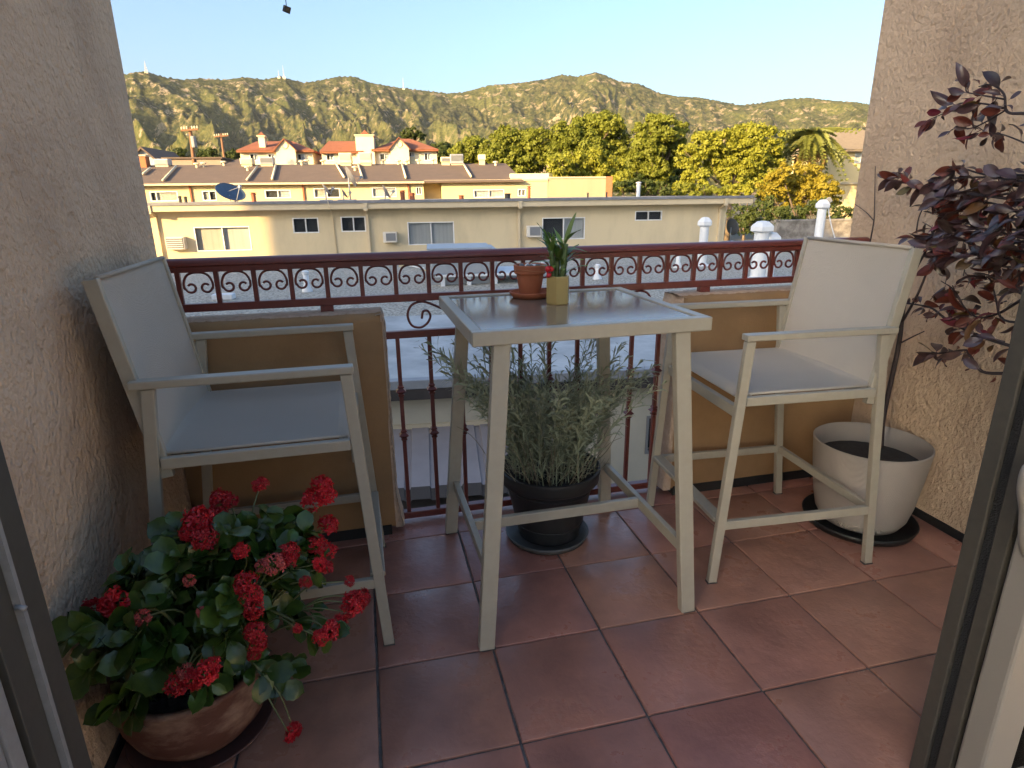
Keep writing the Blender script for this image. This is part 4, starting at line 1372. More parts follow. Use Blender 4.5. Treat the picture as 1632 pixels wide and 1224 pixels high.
# palm with drooping feather fronds
pby = 70.0
pc = onby(1292, 240, pby)
pt = bthing('palm_tree', 'feathery green palm beside the yellow stucco house', 'tree', (pc[0], pby, -5.3))
po = (pc[0], pby, -5.3)
m_palm = mat('palm_leaf', (.22, .235, .05), .55, var=(1.1, .8), vcol=(.13, .15, .035), transl=.3, rnd=.2)
m_palm_dry = mat('palm_leaf_dry', (.30, .20, .08), .7, transl=.3, rnd=.2)
MB().tube([(pc[0], pby, -5.3), (pc[0] + .1, pby, -1), (pc[0], pby, pc[2])], [.3, .24, .22], 10).build('trunk', m_bark, pt, off=po, smooth=True)
fr_me = []
for v in range(3):
    fm = []
    rr = random.Random(40 + v)
    L_ = 4.9
    pts = []
    for i in range(31):
        s = i / 30
        pts.append(np.array([L_ * (s * .92 - .38 * s * s), 0, L_ * (.55 * s - 1.25 * s * s * s * (1 + .12 * v))]))
    for i in range(2, 31):
        for sg in (-1, 1):
            for k in range(4):
                p = pts[i] + np.array([rr.uniform(-.1, .1), 0, 0])
                ln = .95 * math.sin(math.pi * min(1, (i / 30) * .85 + .12)) + .2
                d = np.array([.35, sg * (.75 + rr.uniform(-.2, .2)), -.55 - rr.uniform(0, .9)])
                d /= np.linalg.norm(d)
                e = p + d * ln
                w_ = np.array([.06, 0, .02])
                fm += [p - w_, p + w_, (p + e) / 2 + w_ * 1.0 + [0, 0, .06], e]
    fb_ = MB()
    for q_ in range(0, len(fm), 4):
        fb_.quad(*fm[q_:q_ + 4])
    fb_.tube(pts[::3], [.05 - .004 * q_ for q_ in range(11)], 5)
    me = fb_.mesh('frond')
    fr_me.append(me)
for i in range(74):
    dry = i >= 67
    me = fr_me[i % 3]
    if dry:
        me = me.copy(); me.materials.clear(); me.materials.append(m_palm_dry)
    elif not me.materials:
        me.materials.append(m_palm)
    o = inst('frond', me, pt, (0, 0, pc[2] + 5.3), None, random.uniform(.75, 1.08))
    el = random.uniform(18, 84) if not dry else random.uniform(-45, -25)
    o.rotation_euler = Euler((random.uniform(-.25, .25), -math.radians(el), math.radians(i * 137.5)), 'XYZ')

# ================================================================== MOUNTAINS
ridge = [(-500, 150), (-200, 140), (0, 128), (120, 122), (195, 118), (215, 114), (232, 113), (262, 122), (290, 126), (320, 124), (360, 126), (390, 122), (420, 126), (447, 121), (468, 127), (485, 131),
         (510, 127), (540, 121), (565, 121), (590, 131), (630, 138), (680, 144), (715, 148), (740, 146), (780, 135), (830, 131), (870, 125), (895, 118), (920, 121), (950, 114),
         (965, 119), (985, 128), (1020, 133), (1050, 147), (1080, 153), (1110, 154), (1140, 159), (1180, 167), (1215, 163), (1250, 157), (1290, 155), (1330, 160), (1365, 162),
         (1392, 167), (1500, 172), (1700, 178), (2100, 190)]
az_, el_ = [], []
for (x, y) in ridge:
    d = ray(x, y)
    az_.append(math.atan2(d[0], d[1])); el_.append(math.atan2(d[2], math.hypot(d[0], d[1])))
NA, NR = 1150, 190
AZ = np.linspace(math.radians(-34), math.radians(62), NA)
EL = np.interp(AZ, az_, el_)
DR = 4200 + 500 * np.sin(AZ * 2.1 + .4)
HR = np.tan(EL) * DR + CAM[2]
D0 = 1500.0
TT = np.linspace(0, 1.18, NR)
hv = np.zeros((NR, NA, 3))


def ridged(x, y, z, o=4):
    s, a, f = 0.0, 1.0, 1.0
    for _ in range(o):
        n = 1 - abs(mnoise.noise((x * f, y * f, z)))
        s += a * n * n
        a *= .5; f *= 2.05
    return s / 1.9


for j, t in enumerate(TT):
    for i in range(NA):
        a = AZ[i]
        d = D0 + (DR[i] - D0) * t
        xw, yw = d * math.sin(a), d * math.cos(a)
        # spurs run down from the crest: ridged pattern mostly a function of azimuth, drifting with height
        w1 = mnoise.noise((xw * .0010, yw * .0010, 7)); w2 = mnoise.noise((xw * .0010 + 40, yw * .0010, 3))
        w3 = mnoise.noise((xw * .0035, yw * .0035, 9)); w4 = mnoise.noise((xw * .0035 + 9, yw * .0035, 11))
        s1 = ridged(a * 8.5 + 1.7 * t + .55 * w1 + .10 * w3, t * 1.6 + .5 * w2 + .1 * w4, 1.3, 2)
        s2 = ridged(a * 23 + 4.2 * t + .9 * w2 + .22 * w3, t * 4.5 + .7 * w1 + .2 * w4, 2.7, 3)
        sp = .60 * s1 + .40 * s2
        fine = ridged(xw * .0075 + w3, yw * .0055 + w4, 5.1, 4)
        if t <= 1:
            base = t ** 1.25
            env = math.sin(math.pi * min(1, t)) ** .8
            h = HR[i] * (base * (1 - .30 * env) + .88 * env * (sp - .62))
            h += 105 * (fine - .6) * (.45 + .55 * env) * (1 if t < .97 else (1 - t) / .03)
            # rounded front hills
            fh = math.exp(-((t - .30) / .16) ** 2)
            h += fh * HR[i] * .13 * (.5 + mnoise.noise((a * 9, 2.2, .5)) + .5 * mnoise.noise((a * 27, t * 4, 1.5)))
            edge = min(1, t / .10)
            h = h * edge - 8 * (1 - edge)
        else:
            h = HR[i] * (1 - (t - 1) * 2.4)
        if t >= 1 and t < 1.02:
            h = HR[i] + 8 * mnoise.noise((a * 260, 0, 0)) + 5 * mnoise.noise((a * 700, 3, 0))
        hv[j, i] = (xw, yw, max(h, -8))
# keep every nearer point just under the crest line as seen from the balcony
for i in range(NA):
    lim = EL[i] - math.radians(.12)
    for j in range(NR):
        d = math.hypot(hv[j, i, 0] - CAM[0], hv[j, i, 1] - CAM[1])
        if TT[j] < 1:
            mx = math.tan(lim - (1 - TT[j]) * .012) * d + CAM[2]
            if hv[j, i, 2] > mx:
                hv[j, i, 2] = mx - (hv[j, i, 2] - mx) * .25
me = bpy.data.meshes.new('mountain_range')
idx = np.arange(NR * NA).reshape(NR, NA)
F = np.stack([idx[:-1, :-1], idx[:-1, 1:], idx[1:, 1:], idx[1:, :-1]], -1).reshape(-1, 4)
me.vertices.add(NR * NA); me.vertices.foreach_set('co', hv.reshape(-1).astype(np.float32))
me.loops.add(F.size); me.loops.foreach_set('vertex_index', F.reshape(-1).astype(np.int32))
me.polygons.add(len(F)); me.polygons.foreach_set('loop_start', np.arange(0, F.size, 4, dtype=np.int32)); me.polygons.foreach_set('loop_total', np.full(len(F), 4, dtype=np.int32))
me.polygons.foreach_set('use_smooth', np.ones(len(F), dtype=bool))
me.update(); me.validate()


def mountain_mat():
    m = bpy.data.materials.new('chaparral_slope'); m.use_nodes = True
    N, L = m.node_tree.nodes, m.node_tree.links
    p = N['Principled BSDF']
    p.inputs['Roughness'].default_value = .95; p.inputs['Specular IOR Level'].default_value = .1
    g = N.new('ShaderNodeNewGeometry')

    def noise(scale, detail, rough=.6):
        n = N.new('ShaderNodeTexNoise'); n.inputs['Scale'].default_value = scale; n.inputs['Detail'].default_value = detail; n.inputs['Roughness'].default_value = rough
        L.new(g.outputs['Position'], n.inputs['Vector']); return n.outputs['Fac']

    def ramp(fac, p0, p1, c0, c1):
        r = N.new('ShaderNodeValToRGB'); r.color_ramp.elements[0].position = p0; r.color_ramp.elements[1].position = p1
        r.color_ramp.elements[0].color = (*c0, 1); r.color_ramp.elements[1].color = (*c1, 1); L.new(fac, r.inputs[0]); return r.outputs[0]

    def mix(fac, a, b):
        x = N.new('ShaderNodeMix'); x.data_type = 'RGBA'; L.new(fac, x.inputs[0]); L.new(a, x.inputs[6]); L.new(b, x.inputs[7]); return x.outputs[2]
    scrub = ramp(noise(.034, 8, .72), .43, .57, (.020, .029, .010), (.100, .092, .034))
    grass = ramp(noise(.06, 7, .72), .40, .60, (.036, .048, .013), (.125, .120, .038))
    sel = ramp(noise(.0028, 5), .46, .62, (0, 0, 0), (1, 1, 1))
    c = mix(sel, scrub, grass)
    rock = ramp(noise(.03, 5), .3, .7, (.33, .26, .17), (.21, .165, .105))
    rn = ramp(noise(.017, 6, .72), .555, .60, (0, 0, 0), (1, 1, 1))
    zone = ramp(noise(.0016, 3), .40, .54, (.12, .12, .12), (1, 1, 1))
    mm = N.new('ShaderNodeMath'); mm.operation = 'MULTIPLY'
    L.new(rn, mm.inputs[0]); L.new(zone, mm.inputs[1])
    c = mix(mm.outputs[0], c, rock)
    L.new(c, p.inputs['Base Color'])
    b = N.new('ShaderNodeBump'); b.inputs['Distance'].default_value = 14.0; b.inputs['Strength'].default_value = 1.0
    L.new(noise(.03, 6, .65), b.inputs['Height']); L.new(b.outputs[0], p.inputs['Normal'])
    return m


me.materials.append(mountain_mat())
mo = bpy.data.objects.new('mountain_range', me); COL.objects.link(mo)
tag(mo, kind='structure')

# radio masts on the crest
for (x, ytop, ybase, wpx, lb) in ((233, 97, 114, 5, 'pale lattice radio mast on the left mountain crest'), (444.5, 111, 123, 2.2, 'shorter of the paired masts on the middle crest'), (452.5, 104, 123, 2.2, 'taller of the paired masts on the middle crest'),
                                  (643, 124, 142, 1.6, 'lone thin mast on the falling ridge right of the middle peak')):
    d = ray(x, ybase); a = math.atan2(d[0], d[1]); dr = 4200 + 500 * math.sin(a * 2.1 + .4)
    k = dr / math.hypot(d[0], d[1])
    b = CAM + d * k
    tp = CAM + ray(x, ytop) * (dr / math.hypot(*ray(x, ytop)[:2]))
    h = float(tp[2] - b[2]); w = wpx * dr / FPX * .5
    t = thing('radio_mast', lb, 'mast', (b[0], b[1], b[2] - 12), 0, 'radio masts on the mountain crest')
    mb = MB()
    for q in range(3):
        an = q * 2.094
        mb.tube([(w * math.cos(an), w * math.sin(an), 0), (w * .2 * math.cos(an), w * .2 * math.sin(an), (h + 12) * .7), (0, 0, h + 12)], [.9, .6, .45], 5)
    for q in range(1, 6):
        z = (h + 12) * .7 * q / 6; ww = w * (1 - .8 * q / 6)
        mb.tube([(ww * math.cos(s * 2.094), ww * math.sin(s * 2.094), z) for s in range(4)], .45, 4)
    mb.build('lattice', m_hw, t)
    MB().box(-8, 8, -5, 5, 0, 15).build('hut', m_hw, t)

# ================================================================== FURNITURE
m_metal = mat('powdercoat_taupe', (.36, .32, .245), .36, spec=.5, var=(40, .5, 3), vcol=(.33, .29, .22))
m_sling = mat('sling_fabric', (.77, .665, .53), .85, spec=.2, var=(3, .4, 3), vcol=(.73, .63, .50), bump=(420, .0006, 'wave', 0, 'X'), bump2=(420, .0006, 'wave', 0, 'Z'))
m_seat = mat('sling_seat', (.82, .71, .575), .8, spec=.25, var=(3, .4, 3), vcol=(.78, .675, .545), bump=(420, .0006, 'wave', 0, 'X'), bump2=(420, .0006, 'wave', 0, 'Y'))
m_capp = mat('plastic_glide', (.06, .055, .05), .6)
m_top = mat('table_glass_top', (.20, .145, .105), .16, spec=.75, coat=.3, var=(3, .3, 3), vcol=(.18, .13, .095), bump=(700, .00012, 'noise'))


def bar_chair(label, loc, rz, group):
    t = thing('bar_chair', label, 'chair', loc, rz, group)
    hw = .268
    for s in (-1, 1):
        y = s * hw
        MB().post((.292, y, .004), (.243, y, .832), .030, .021).build('front_leg', m_metal, t, bevel=.0025)
        MB().post((-.298, y, .004), (-.208, y, .832), .030, .021).build('rear_leg', m_metal, t, bevel=.0025)
        MB().box(-.245, .262, y - .018, y + .018, .8345, .854).build('armrest', m_metal, t, bevel=.003)
        MB().box(-.21, .238, y - .0100, y + .0100, .627, .656).build('seat_rail', m_metal, t, bevel=.0025)
        MB().bar((-.206, y * .955, .60), (-.283, y * .955, 1.090), .020, .032, up=(1, 0, .2)).build('back_post', m_metal, t, bevel=.0025)
        MB().bar((-.28, y, .215), (.278, y, .215), .018, .030).build('side_stretcher', m_metal, t, bevel=.002)
        for (fx) in (.292, -.298):
            MB().box(fx - .017, fx + .017, y - .011, y + .011, 0, .0045).build('glide', m_capp, t)
        MB().lathe([(.006, 0), (.008, .002), (.007, .006)], 10).build('screw_cover', m_metal, t, loc=(.225, y - s * .02, .648), smooth=True)
    MB().box(.256, .298, -hw + .0125, hw - .0125, .222, .238).build('footrest', m_metal, t, bevel=.003)
    MB().bar((-.276, -hw + .0125, .215), (-.276, hw - .0125, .215), .018, .030).build('rear_stretcher', m_metal, t, bevel=.002)
    MB().bar((.247, -hw + .0125, .600), (.247, hw - .0125, .600), .020, .036).build('front_crossbar', m_metal, t, bevel=.002)
    MB().bar((-.20, -hw + .0125, .628), (-.20, hw - .0125, .628), .02, .026).build('rear_crossbar', m_metal, t, bevel=.002)
    # seat sling, slightly hollow, wrapped over its front rod
    mb = MB(); nx_, ny_ = 14, 10
    for th in (0, 1):
        for i in range(nx_ + 1):
            for j in range(ny_ + 1):
                u, v = i / nx_, j / ny_
                x = -.232 + .470 * u
                y = (-hw + .013) + (2 * hw - .026) * v
                z = .662 - .016 * math.sin(math.pi * u) * math.sin(math.pi * v) - (.022 * max(0, (u - .93) / .07) ** 2) + .020 * max(0, (.08 - u) / .08) ** 2
                mb.v.append((x, y, z - th * .0035))
    k = (nx_ + 1) * (ny_ + 1)
    for th in (0, 1):
        for i in range(nx_):
            for j in range(ny_):
                a = th * k + i * (ny_ + 1) + j
                q = (a, a + ny_ + 1, a + ny_ + 2, a + 1)
                mb.f.append(q if th == 0 else q[::-1])
    mb.f += [(nx_ * (ny_ + 1) + j, k + nx_ * (ny_ + 1) + j, k + nx_ * (ny_ + 1) + j + 1, nx_ * (ny_ + 1) + j + 1) for j in range(ny_)]
    mb.build('seat', m_seat, t, smooth=True)
    for s in (-1, 1):
        MB().tube([(-.22, s * (hw - .016), .660), (.232, s * (hw - .016), .660)], .0045, 8).build('seat_piping', m_seat, t, smooth=True)
    # back sling between the posts
    mb = MB(); nz_, ny_ = 16, 10
    for th in (0, 1):
        for i in range(nz_ + 1):
            for j in range(ny_ + 1):
                u, v = i / nz_, j / ny_
                z = .640 + .452 * u
                y = (-hw * .93) + (2 * hw * .93) * v
                sag = .016 * math.sin(math.pi * min(1, u * 1.02)) * math.sin(math.pi * v) + .004 * math.sin(math.pi * v) * math.sin(u * 9 + 1.3 * v)
                x = -.2065 - .077 * (z - .60) / .49 - sag + .010
                mb.v.append((x - th * .004, y, z))
    k = (nz_ + 1) * (ny_ + 1)
    for th in (0, 1):
        for i in range(nz_):
            for j in range(ny_):
                a = th * k + i * (ny_ + 1) + j
                q = (a, a + 1, a + ny_ + 2, a + ny_ + 1)
                mb.f.append(q if th == 0 else q[::-1])
    mb.f += [(nz_ * (ny_ + 1) + j, nz_ * (ny_ + 1) + j + 1, k + nz_ * (ny_ + 1) + j + 1, k + nz_ * (ny_ + 1) + j) for j in range(ny_)]
    bk = mb.build('backrest', m_sling, t, smooth=True)
    MB().tube([(-.272, -hw * .93, 1.091), (-.272, hw * .93, 1.091)], .006, 8).build('top_hem', m_sling, bk, smooth=True)
    return t


bar_chair('taupe bar chair with pale sling seat behind the red flowers', (-.257, -.30, 0), math.radians(0.5), 'matching bar chairs at the table')
bar_chair('taupe bar chair with pale sling seat beside the big beige pot', (1.418, -.285, 0), math.radians(180 - 3.5), 'matching bar chairs at the table')

TX, TY, TZ = .634, -.322, .932
tb = thing('bar_table', 'square taupe metal bar table with a dark reflective top in the middle', 'table', (TX, TY, 0), math.radians(.8))
hx_, hy_ = .336, .306
for (a, b, c, d) in ((-hx_, hx_, -hy_, -hy_ + .030), (-hx_, hx_, hy_ - .030, hy_)):
    MB().box(a, b, c, d, TZ - .038, TZ).build('top_frame', m_metal, tb, bevel=.003)
for (a, b, c, d) in ((-hx_, -hx_ + .030, -hy_ + .0302, hy_ - .0302), (hx_ - .030, hx_, -hy_ + .0302, hy_ - .0302)):
    MB().box(a, b, c, d, TZ - .038, TZ - .0002).build('top_frame', m_metal, tb, bevel=.003)
MB().box(-hx_ + .0335, hx_ - .0335, -hy_ + .0335, hy_ - .0335, TZ - .012, TZ - .0045).build('top_panel', m_top, tb)
MB().box(-hx_ + .0302, hx_ - .0302, -hy_ + .0302, hy_ - .0302, TZ - .024, TZ - .0125).build('panel_bed', m_capp, tb)
for sx in (-1, 1):
    for sy in (-1, 1):
        MB().post((sx * .322 - (TX - .628) , sy * .330, .004), (sx * .256, sy * .280, TZ - .0385), .046, .028).build('leg', m_metal, tb, bevel=.003)
        MB().box(sx * .322 - .02, sx * .322 + .02, sy * .330 - .012, sy * .330 + .012, 0, .0045).build('glide', m_capp, tb)
    MB().bar((sx * .303, -.303, .214), (sx * .303, .303, .214), .020, .036).build('side_stretcher', m_metal, tb, bevel=.0025)
    MB().lathe([(.006, 0), (.007, .002), (.004, .005)], 8).build('bolt', m_capp, tb, loc=(sx * .318, -.312, .215))
MB().bar((-.293, 0, .214), (.293, 0, .214), .020, .036).build('cross_stretcher', m_metal, tb, bevel=.0025)

# ================================================================== POTS AND PLANTS
m_terra = mat('terracotta', (.40, .13, .062), .8, spec=.3, var=(14, .5, 5), vcol=(.33, .105, .05), bump=(90, .0006, 'noise'))
m_terra_old = mat('terracotta_old', (.12, .045, .027), .75, spec=.35, var=(9, .9, 8, .46, .66), vcol=(.30, .175, .11), bump=(60, .0012, 'noise', 5), stretch=(1, 1, 2.2))
m_soil = mat('potting_soil', (.018, .014, .011), .95, var=(60, .9, 4), vcol=(.05, .042, .035), bump=(110, .008, 'noise', 4))
m_blackpot = mat('black_plastic_pot', (.018, .018, .018), .5, var=(20, .6), vcol=(.028, .027, .026), bump=(200, .0004, 'noise'))
m_saucer_g = mat('saucer_grey', (.10, .095, .085), .55, var=(20, .8, 5), vcol=(.06, .057, .05))
m_saucer_k = mat('saucer_black', (.008, .008, .008), .45)
m_beige = mat('planter_beige', (.50, .43, .36), .7, spec=.3, var=(10, .4), vcol=(.46, .395, .33), bump=(150, .0022, 'wave', .6, 'DIAGONAL'))
m_gold = mat('vase_gold', (.50, .36, .13), .42, metal=.35, spec=.5, var=(9, .4), vcol=(.44, .31, .11))


def soil(parent, r, z, m=None, h=.012, n=22):
    mb = MB(); rings = 7
    mb.v.append((0, 0, z + h))
    for i in range(1, rings + 1):
        for j in range(n):
            a = 2 * math.pi * j / n; rr = r * i / rings
            mb.v.append((rr * math.cos(a), rr * math.sin(a), z + h * (1 - i / rings) + .5 * h * mnoise.noise((rr * 40 * math.cos(a), rr * 40 * math.sin(a), 3)) * (i < rings)))
    for j in range(n):
        mb.f.append((0, 1 + j, 1 + (j + 1) % n))
    for i in range(rings - 1):
        for j in range(n):
            mb.f.append((1 + i * n + j, 1 + (i + 1) * n + j, 1 + (i + 1) * n + (j + 1) % n, 1 + i * n + (j + 1) % n))
    o = mb.build('soil', m or m_soil, parent, smooth=True)
    return o


def leaf_mesh(name, L_, Wd, m, seg=6, fold=.25, curl=.2, wave=0.0, tip=1.0, scallop=0.0, across=2, pw=.85, ex=.75):
    """A leaf along +X from its stalk, midrib at y = 0, face up +Z."""
    mb = MB()
    cols = []
    for i in range(seg + 1):
        s = i / seg
        w = Wd / 2 * (math.sin(math.pi * min(1, s ** pw)) ** ex) * (1 - .25 * s * (tip - 1)) if 0 < s < 1 else .0015
        if scallop and 0 < s < 1:
            w *= 1 + scallop * math.cos(i * math.pi)
        x = L_ * s
        z = -curl * L_ * s * s
        ring = []
        for k in range(-across, across + 1):
            f_ = k / across
            ring.append((x - .05 * L_ * abs(f_), w * f_, z + fold * w * abs(f_) + wave * L_ * math.sin(6 * s + 2 * f_) * abs(f_)))
        cols.append(ring)
    for r in cols:
        mb.v += r
    n = 2 * across + 1
    for i in range(seg):
        for k in range(n - 1):
            mb.f.append((i * n + k, i * n + k + 1, (i + 1) * n + k + 1, (i + 1) * n + k))
    mb.tube([(-.22 * L_, 0, .0), (-.02 * L_, 0, .0005), (L_ * .15, 0, -.0005)], [L_ * .022, L_ * .02, L_ * .012], 4)
    me = mb.mesh(name, smooth=True)
    me.materials.append(m)
    return me


# ---- red-flowering succulent in an old clay bowl
BX, BY = -.425, -.745
sa = thing('saucer', 'dark clay saucer under the old terracotta bowl', 'saucer', (BX, BY, 0))
MB().lathe([(.115, 0), (.150, .004), (.168, .022), (.164, .024), (.146, .010), (.02, .0085)], 40).build('dish', mat('clay_dark', (.13, .055, .04), .7, var=(10, .6), vcol=(.09, .04, .03)), sa, smooth=True)
kp = thing('potted_plant', 'red flowering succulent with glossy green leaves in an old terracotta bowl', 'plant', (BX, BY, .0095))
MB().lathe([(.098, 0), (.118, .006), (.150, .045), (.168, .095), (.172, .130), (.168, .165), (.171, .172), (.171, .184), (.158, .186), (.155, .170), (.150, .150)], 48, close=False).build('pot', m_terra_old, kp, smooth=True)
soil(kp, .151, .158)
m_kal = [mat('succulent_leaf', (.052, .095, .013), .28, spec=.45, var=(22, 1, 4, .42, .6), vcol=(.030, .062, .010), rnd=.35, rnd_hue=.02, transl=.08, bump=(60, .0008, 'noise')),
         mat('succulent_leaf_young', (.13, .17, .045), .35, spec=.5, var=(22, .7, 4), vcol=(.08, .12, .03), rnd=.3, rnd_hue=.03, transl=.12)]
m_kstem = mat('succulent_stem', (.16, .17, .055), .5, var=(20, .6), vcol=(.10, .10, .04))
m_red = mat('petal_red', (.62, .018, .022), .55, var=(60, .7, 3), vcol=(.42, .008, .014), rnd=.25, transl=.15)
m_redp = mat('petal_faded', (.55, .11, .08), .6, var=(60, .7, 3), vcol=(.40, .05, .05), rnd=.25, transl=.15)
kl = [leaf_mesh('leaf', .060, .048, m_kal[0], 8, .18, .25, .02, .8, .05, pw=1.2, ex=.55), leaf_mesh('leaf', .052, .038, m_kal[0], 8, .3, .4, .03, .9, .05, pw=1.2, ex=.55),
      leaf_mesh('leaf', .068, .054, m_kal[0], 8, .12, .12, .02, .7, .05, pw=1.25, ex=.5), leaf_mesh('leaf', .045, .028, m_kal[1], 6, .35, .2, .02, 1, .05)]
KC = np.array([-.315, -.775, .345]); KR = np.array([.235, .215, .205])
k0 = np.array([BX, BY, .0095])
rk = random.Random(5)
stems = MB()
nleaf = 0
inner = MB()
tips = []
for b in range(64):
    while True:
        d = np.array([rk.gauss(0, 1), rk.gauss(0, 1), rk.gauss(.25, 1)]); d /= np.linalg.norm(d)
        if d[2] > -.38:
            break
    end = KC + d * KR * rk.uniform(.78, 1.04)
    end[0] = max(end[0], -.575)
    root = k0 + np.array([rk.uniform(-.1, .1), rk.uniform(-.1, .1), .16])
    mid = root * .4 + end * .6 + np.array([0, 0, .07 + .05 * rk.random()]) * (1 if end[2] < .45 else .3)
    tips.append((root, mid, end))
# trailing branches seen at the left, and low ones over the rim
for (q, Y, X) in (((112, 1015), None, -.555), ((150, 1060), None, -.53), ((190, 1120), None, -.525), ((215, 1130), None, -.50), ((240, 1090), None, -.49), ((165, 1000), None, -.55), ((440, 1090), -.80, None), ((455, 1060), -.78, None), ((220, 1010), -.95, None), ((255, 1060), -.95, None)):
    end = onx(*q, X) if X is not None else ony(*q, Y)
    root = k0 + np.array([rk.uniform(-.06, .06), rk.uniform(-.06, .06), .16])
    tips.append((root, root * .45 + end * .55 + np.array([0, 0, .07]), end))
for (root, mid, end) in tips:
    path = smooth_path([root, mid, end], 5)
    stems.tube(path, [.0052 - .0028 * i / (len(path) - 1) for i in range(len(path))], 5)
    for i in range(3, len(path)):
        p = path[i]; ax = (path[i] - path[i - 1]).normalized()
        outer = i >= 7
        nn = 4 if i == len(path) - 1 else 3
        for k in range(nn):
            out = Vector((p.x - KC[0], p.y - KC[1], (p.z - KC[2]) * .8))
            if out.length < 1e-4:
                out = Vector((0, -1, 0))
            out.normalize()
            side = ax.cross(Vector((rk.gauss(0, 1), rk.gauss(0, 1), rk.gauss(0, 1))))
            side.normalize()
            x = (side * .9 + out * .7 + ax * .3 + Vector((0, 0, -.15))).normalized()
            nrm = (out * .8 + Vector((0, -.25, .7)) + Vector((rk.gauss(0, .35), rk.gauss(0, .35), rk.gauss(0, .35))))
            sc_ = rk.uniform(.55, 1.0)
            if p.x + x.x * .06 < -.595:
                x.x = abs(x.x)
            pos = p + x * .012
            if outer and nleaf < 300:
                v = rk.choice([0, 0, 1, 1, 2]) if rk.random() > .14 else 3
                o = inst('leaf', kl[v], kp, pos - Vector(k0), basis_euler(x, nrm), sc_)
                nleaf += 1
            else:
                q = Matrix.LocRotScale(pos, basis_euler(x, nrm), Vector((sc_, sc_, sc_)))
                me = kl[rk.choice([0, 1, 2])]
                inner.add([q @ v_.co for v_ in me.vertices], [tuple(f_.vertices) for f_ in me.polygons])
stems.build('stems', m_kstem, kp, off=k0, smooth=True)
io = inner.build('inner_foliage', m_kal[0], kp, off=k0, smooth=True)
tag(io, kind='stuff')
# small four-petalled flower, and clusters of them
def cluster_mesh(seed, n, R_, flat, m):
    r_ = random.Random(seed)
    mb = MB()
    for i in range(n):
        d = Vector((r_.gauss(0, 1), r_.gauss(0, 1), abs(r_.gauss(.3, .8)))).normalized()
        c = Vector((d.x * R_, d.y * R_, d.z * R_ * flat)) * r_.uniform(.75, 1.05)
        nrm = (d + Vector((r_.gauss(0, .3), r_.gauss(0, .3), r_.gauss(0, .3)))).normalized()
        t1 = nrm.orthogonal().normalized(); t2 = nrm.cross(t1)
        pr = r_.uniform(.0075, .0105)
        a0 = r_.uniform(0, 1.5)
        for k in range(4):
            a = a0 + k * math.pi / 2
            e = t1 * math.cos(a) + t2 * math.sin(a); s = -t1 * math.sin(a) + t2 * math.cos(a)
            mb.add([c, c + e * pr * .6 + s * pr * .32 + nrm * pr * .25, c + e * pr + nrm * pr * .05, c + e * pr * .6 - s * pr * .32 + nrm * pr * .25], [(0, 1, 2, 3)])
        mb.tube([c - nrm * .010, c], [.0012, .0022], 4, caps=False)
    me = mb.mesh('flower_cluster'); me.materials.append(m)
    return me


cl = [cluster_mesh(1, 46, .026, .8, m_red), cluster_mesh(2, 34, .022, .9, m_red), cluster_mesh(3, 60, .030, .7, m_red), cluster_mesh(4, 26, .018, 1.0, m_red), cluster_mesh(5, 22, .020, .9, m_redp)]
FL = [(415, 773, 13), (352, 796, 16), (366, 799, 13), (318, 835, 24), (325, 858, 20), (345, 822, 16), (300, 850, 14), (512, 776, 16), (520, 792, 16), (497, 798, 18), (486, 820, 12), (522, 838, 15), (505, 868, 16), (524, 878, 12),
      (508, 898, 14), (520, 905, 10), (461, 880, 16), (462, 893, 12), (436, 900, 16), (418, 902, 10), (384, 878, 13), (392, 930, 18), (400, 950, 18), (404, 968, 16), (408, 1008, 17), (410, 1025, 14), (405, 1043, 10), (188, 960, 22), (172, 972, 16),
      (148, 970, 16), (228, 984, 12), (562, 962, 17), (576, 952, 14), (552, 975, 12), (538, 995, 15), (524, 1006, 15), (512, 1016, 13), (283, 1090, 17), (305, 1082, 18), (328, 1072, 17), (342, 1058, 12), (296, 1070, 12), (468, 1163, 13), (462, 1172, 9), (556, 926, 9), (302, 925, 9), (487, 928, 10), (474, 1001, 7), (322, 975, 8)]
for i, (x, y, rp) in enumerate(FL):
    d = ray(x, y)
    o_ = CAM - KC
    A_ = np.sum((d / KR / 1.06) ** 2); B_ = np.sum(o_ * d / (KR * 1.06) ** 2); C_ = np.sum((o_ / KR / 1.06) ** 2) - 1
    disc = B_ * B_ - A_ * C_
    k_ = (-B_ - math.sqrt(disc)) / A_ if disc > 0 else -B_ / A_
    p = CAM + d * k_
    if (x, y) in ((468, 1163), (462, 1172)):
        p = onz(x, y, .045)
    p[0] = max(p[0], -.57)
    if p[1] > -.62 and p[0] > -.57:
        p[1] = min(p[1], -.62)
        p = ony(x, y, p[1])
    dep = float(np.dot(p - CAM, CF))
    R_ = rp * dep / FPX
    faded = (x, y) in ((228, 984), (302, 925), (322, 975), (296, 1070), (436, 900), (418, 902))
    me = cl[4] if faded else cl[i % 4]
    base_r = (.020 if faded else (.026, .022, .030, .018)[i % 4])
    out = Vector(p - KC).normalized()
    up = (out * .55 + Vector((rk.gauss(0, .3), -.55, .5 + rk.gauss(0, .25)))).normalized()
    inst('flower_cluster', me, kp, p - k0, basis_euler(up.orthogonal(), up), max(.45, R_ / base_r * 1.0))
    ctr = KC + (p - KC) * .45 - np.array([0, 0, .03])
    pts = smooth_path([ctr, (ctr + p) / 2 + np.array([rk.uniform(-.02, .02), 0, .025]), p], 4)
    MB().tube(pts, [.0026 - .0010 * j / (len(pts) - 1) for j in range(len(pts))], 5).build('flower_stalk', m_kstem, kp, off=k0, smooth=True)

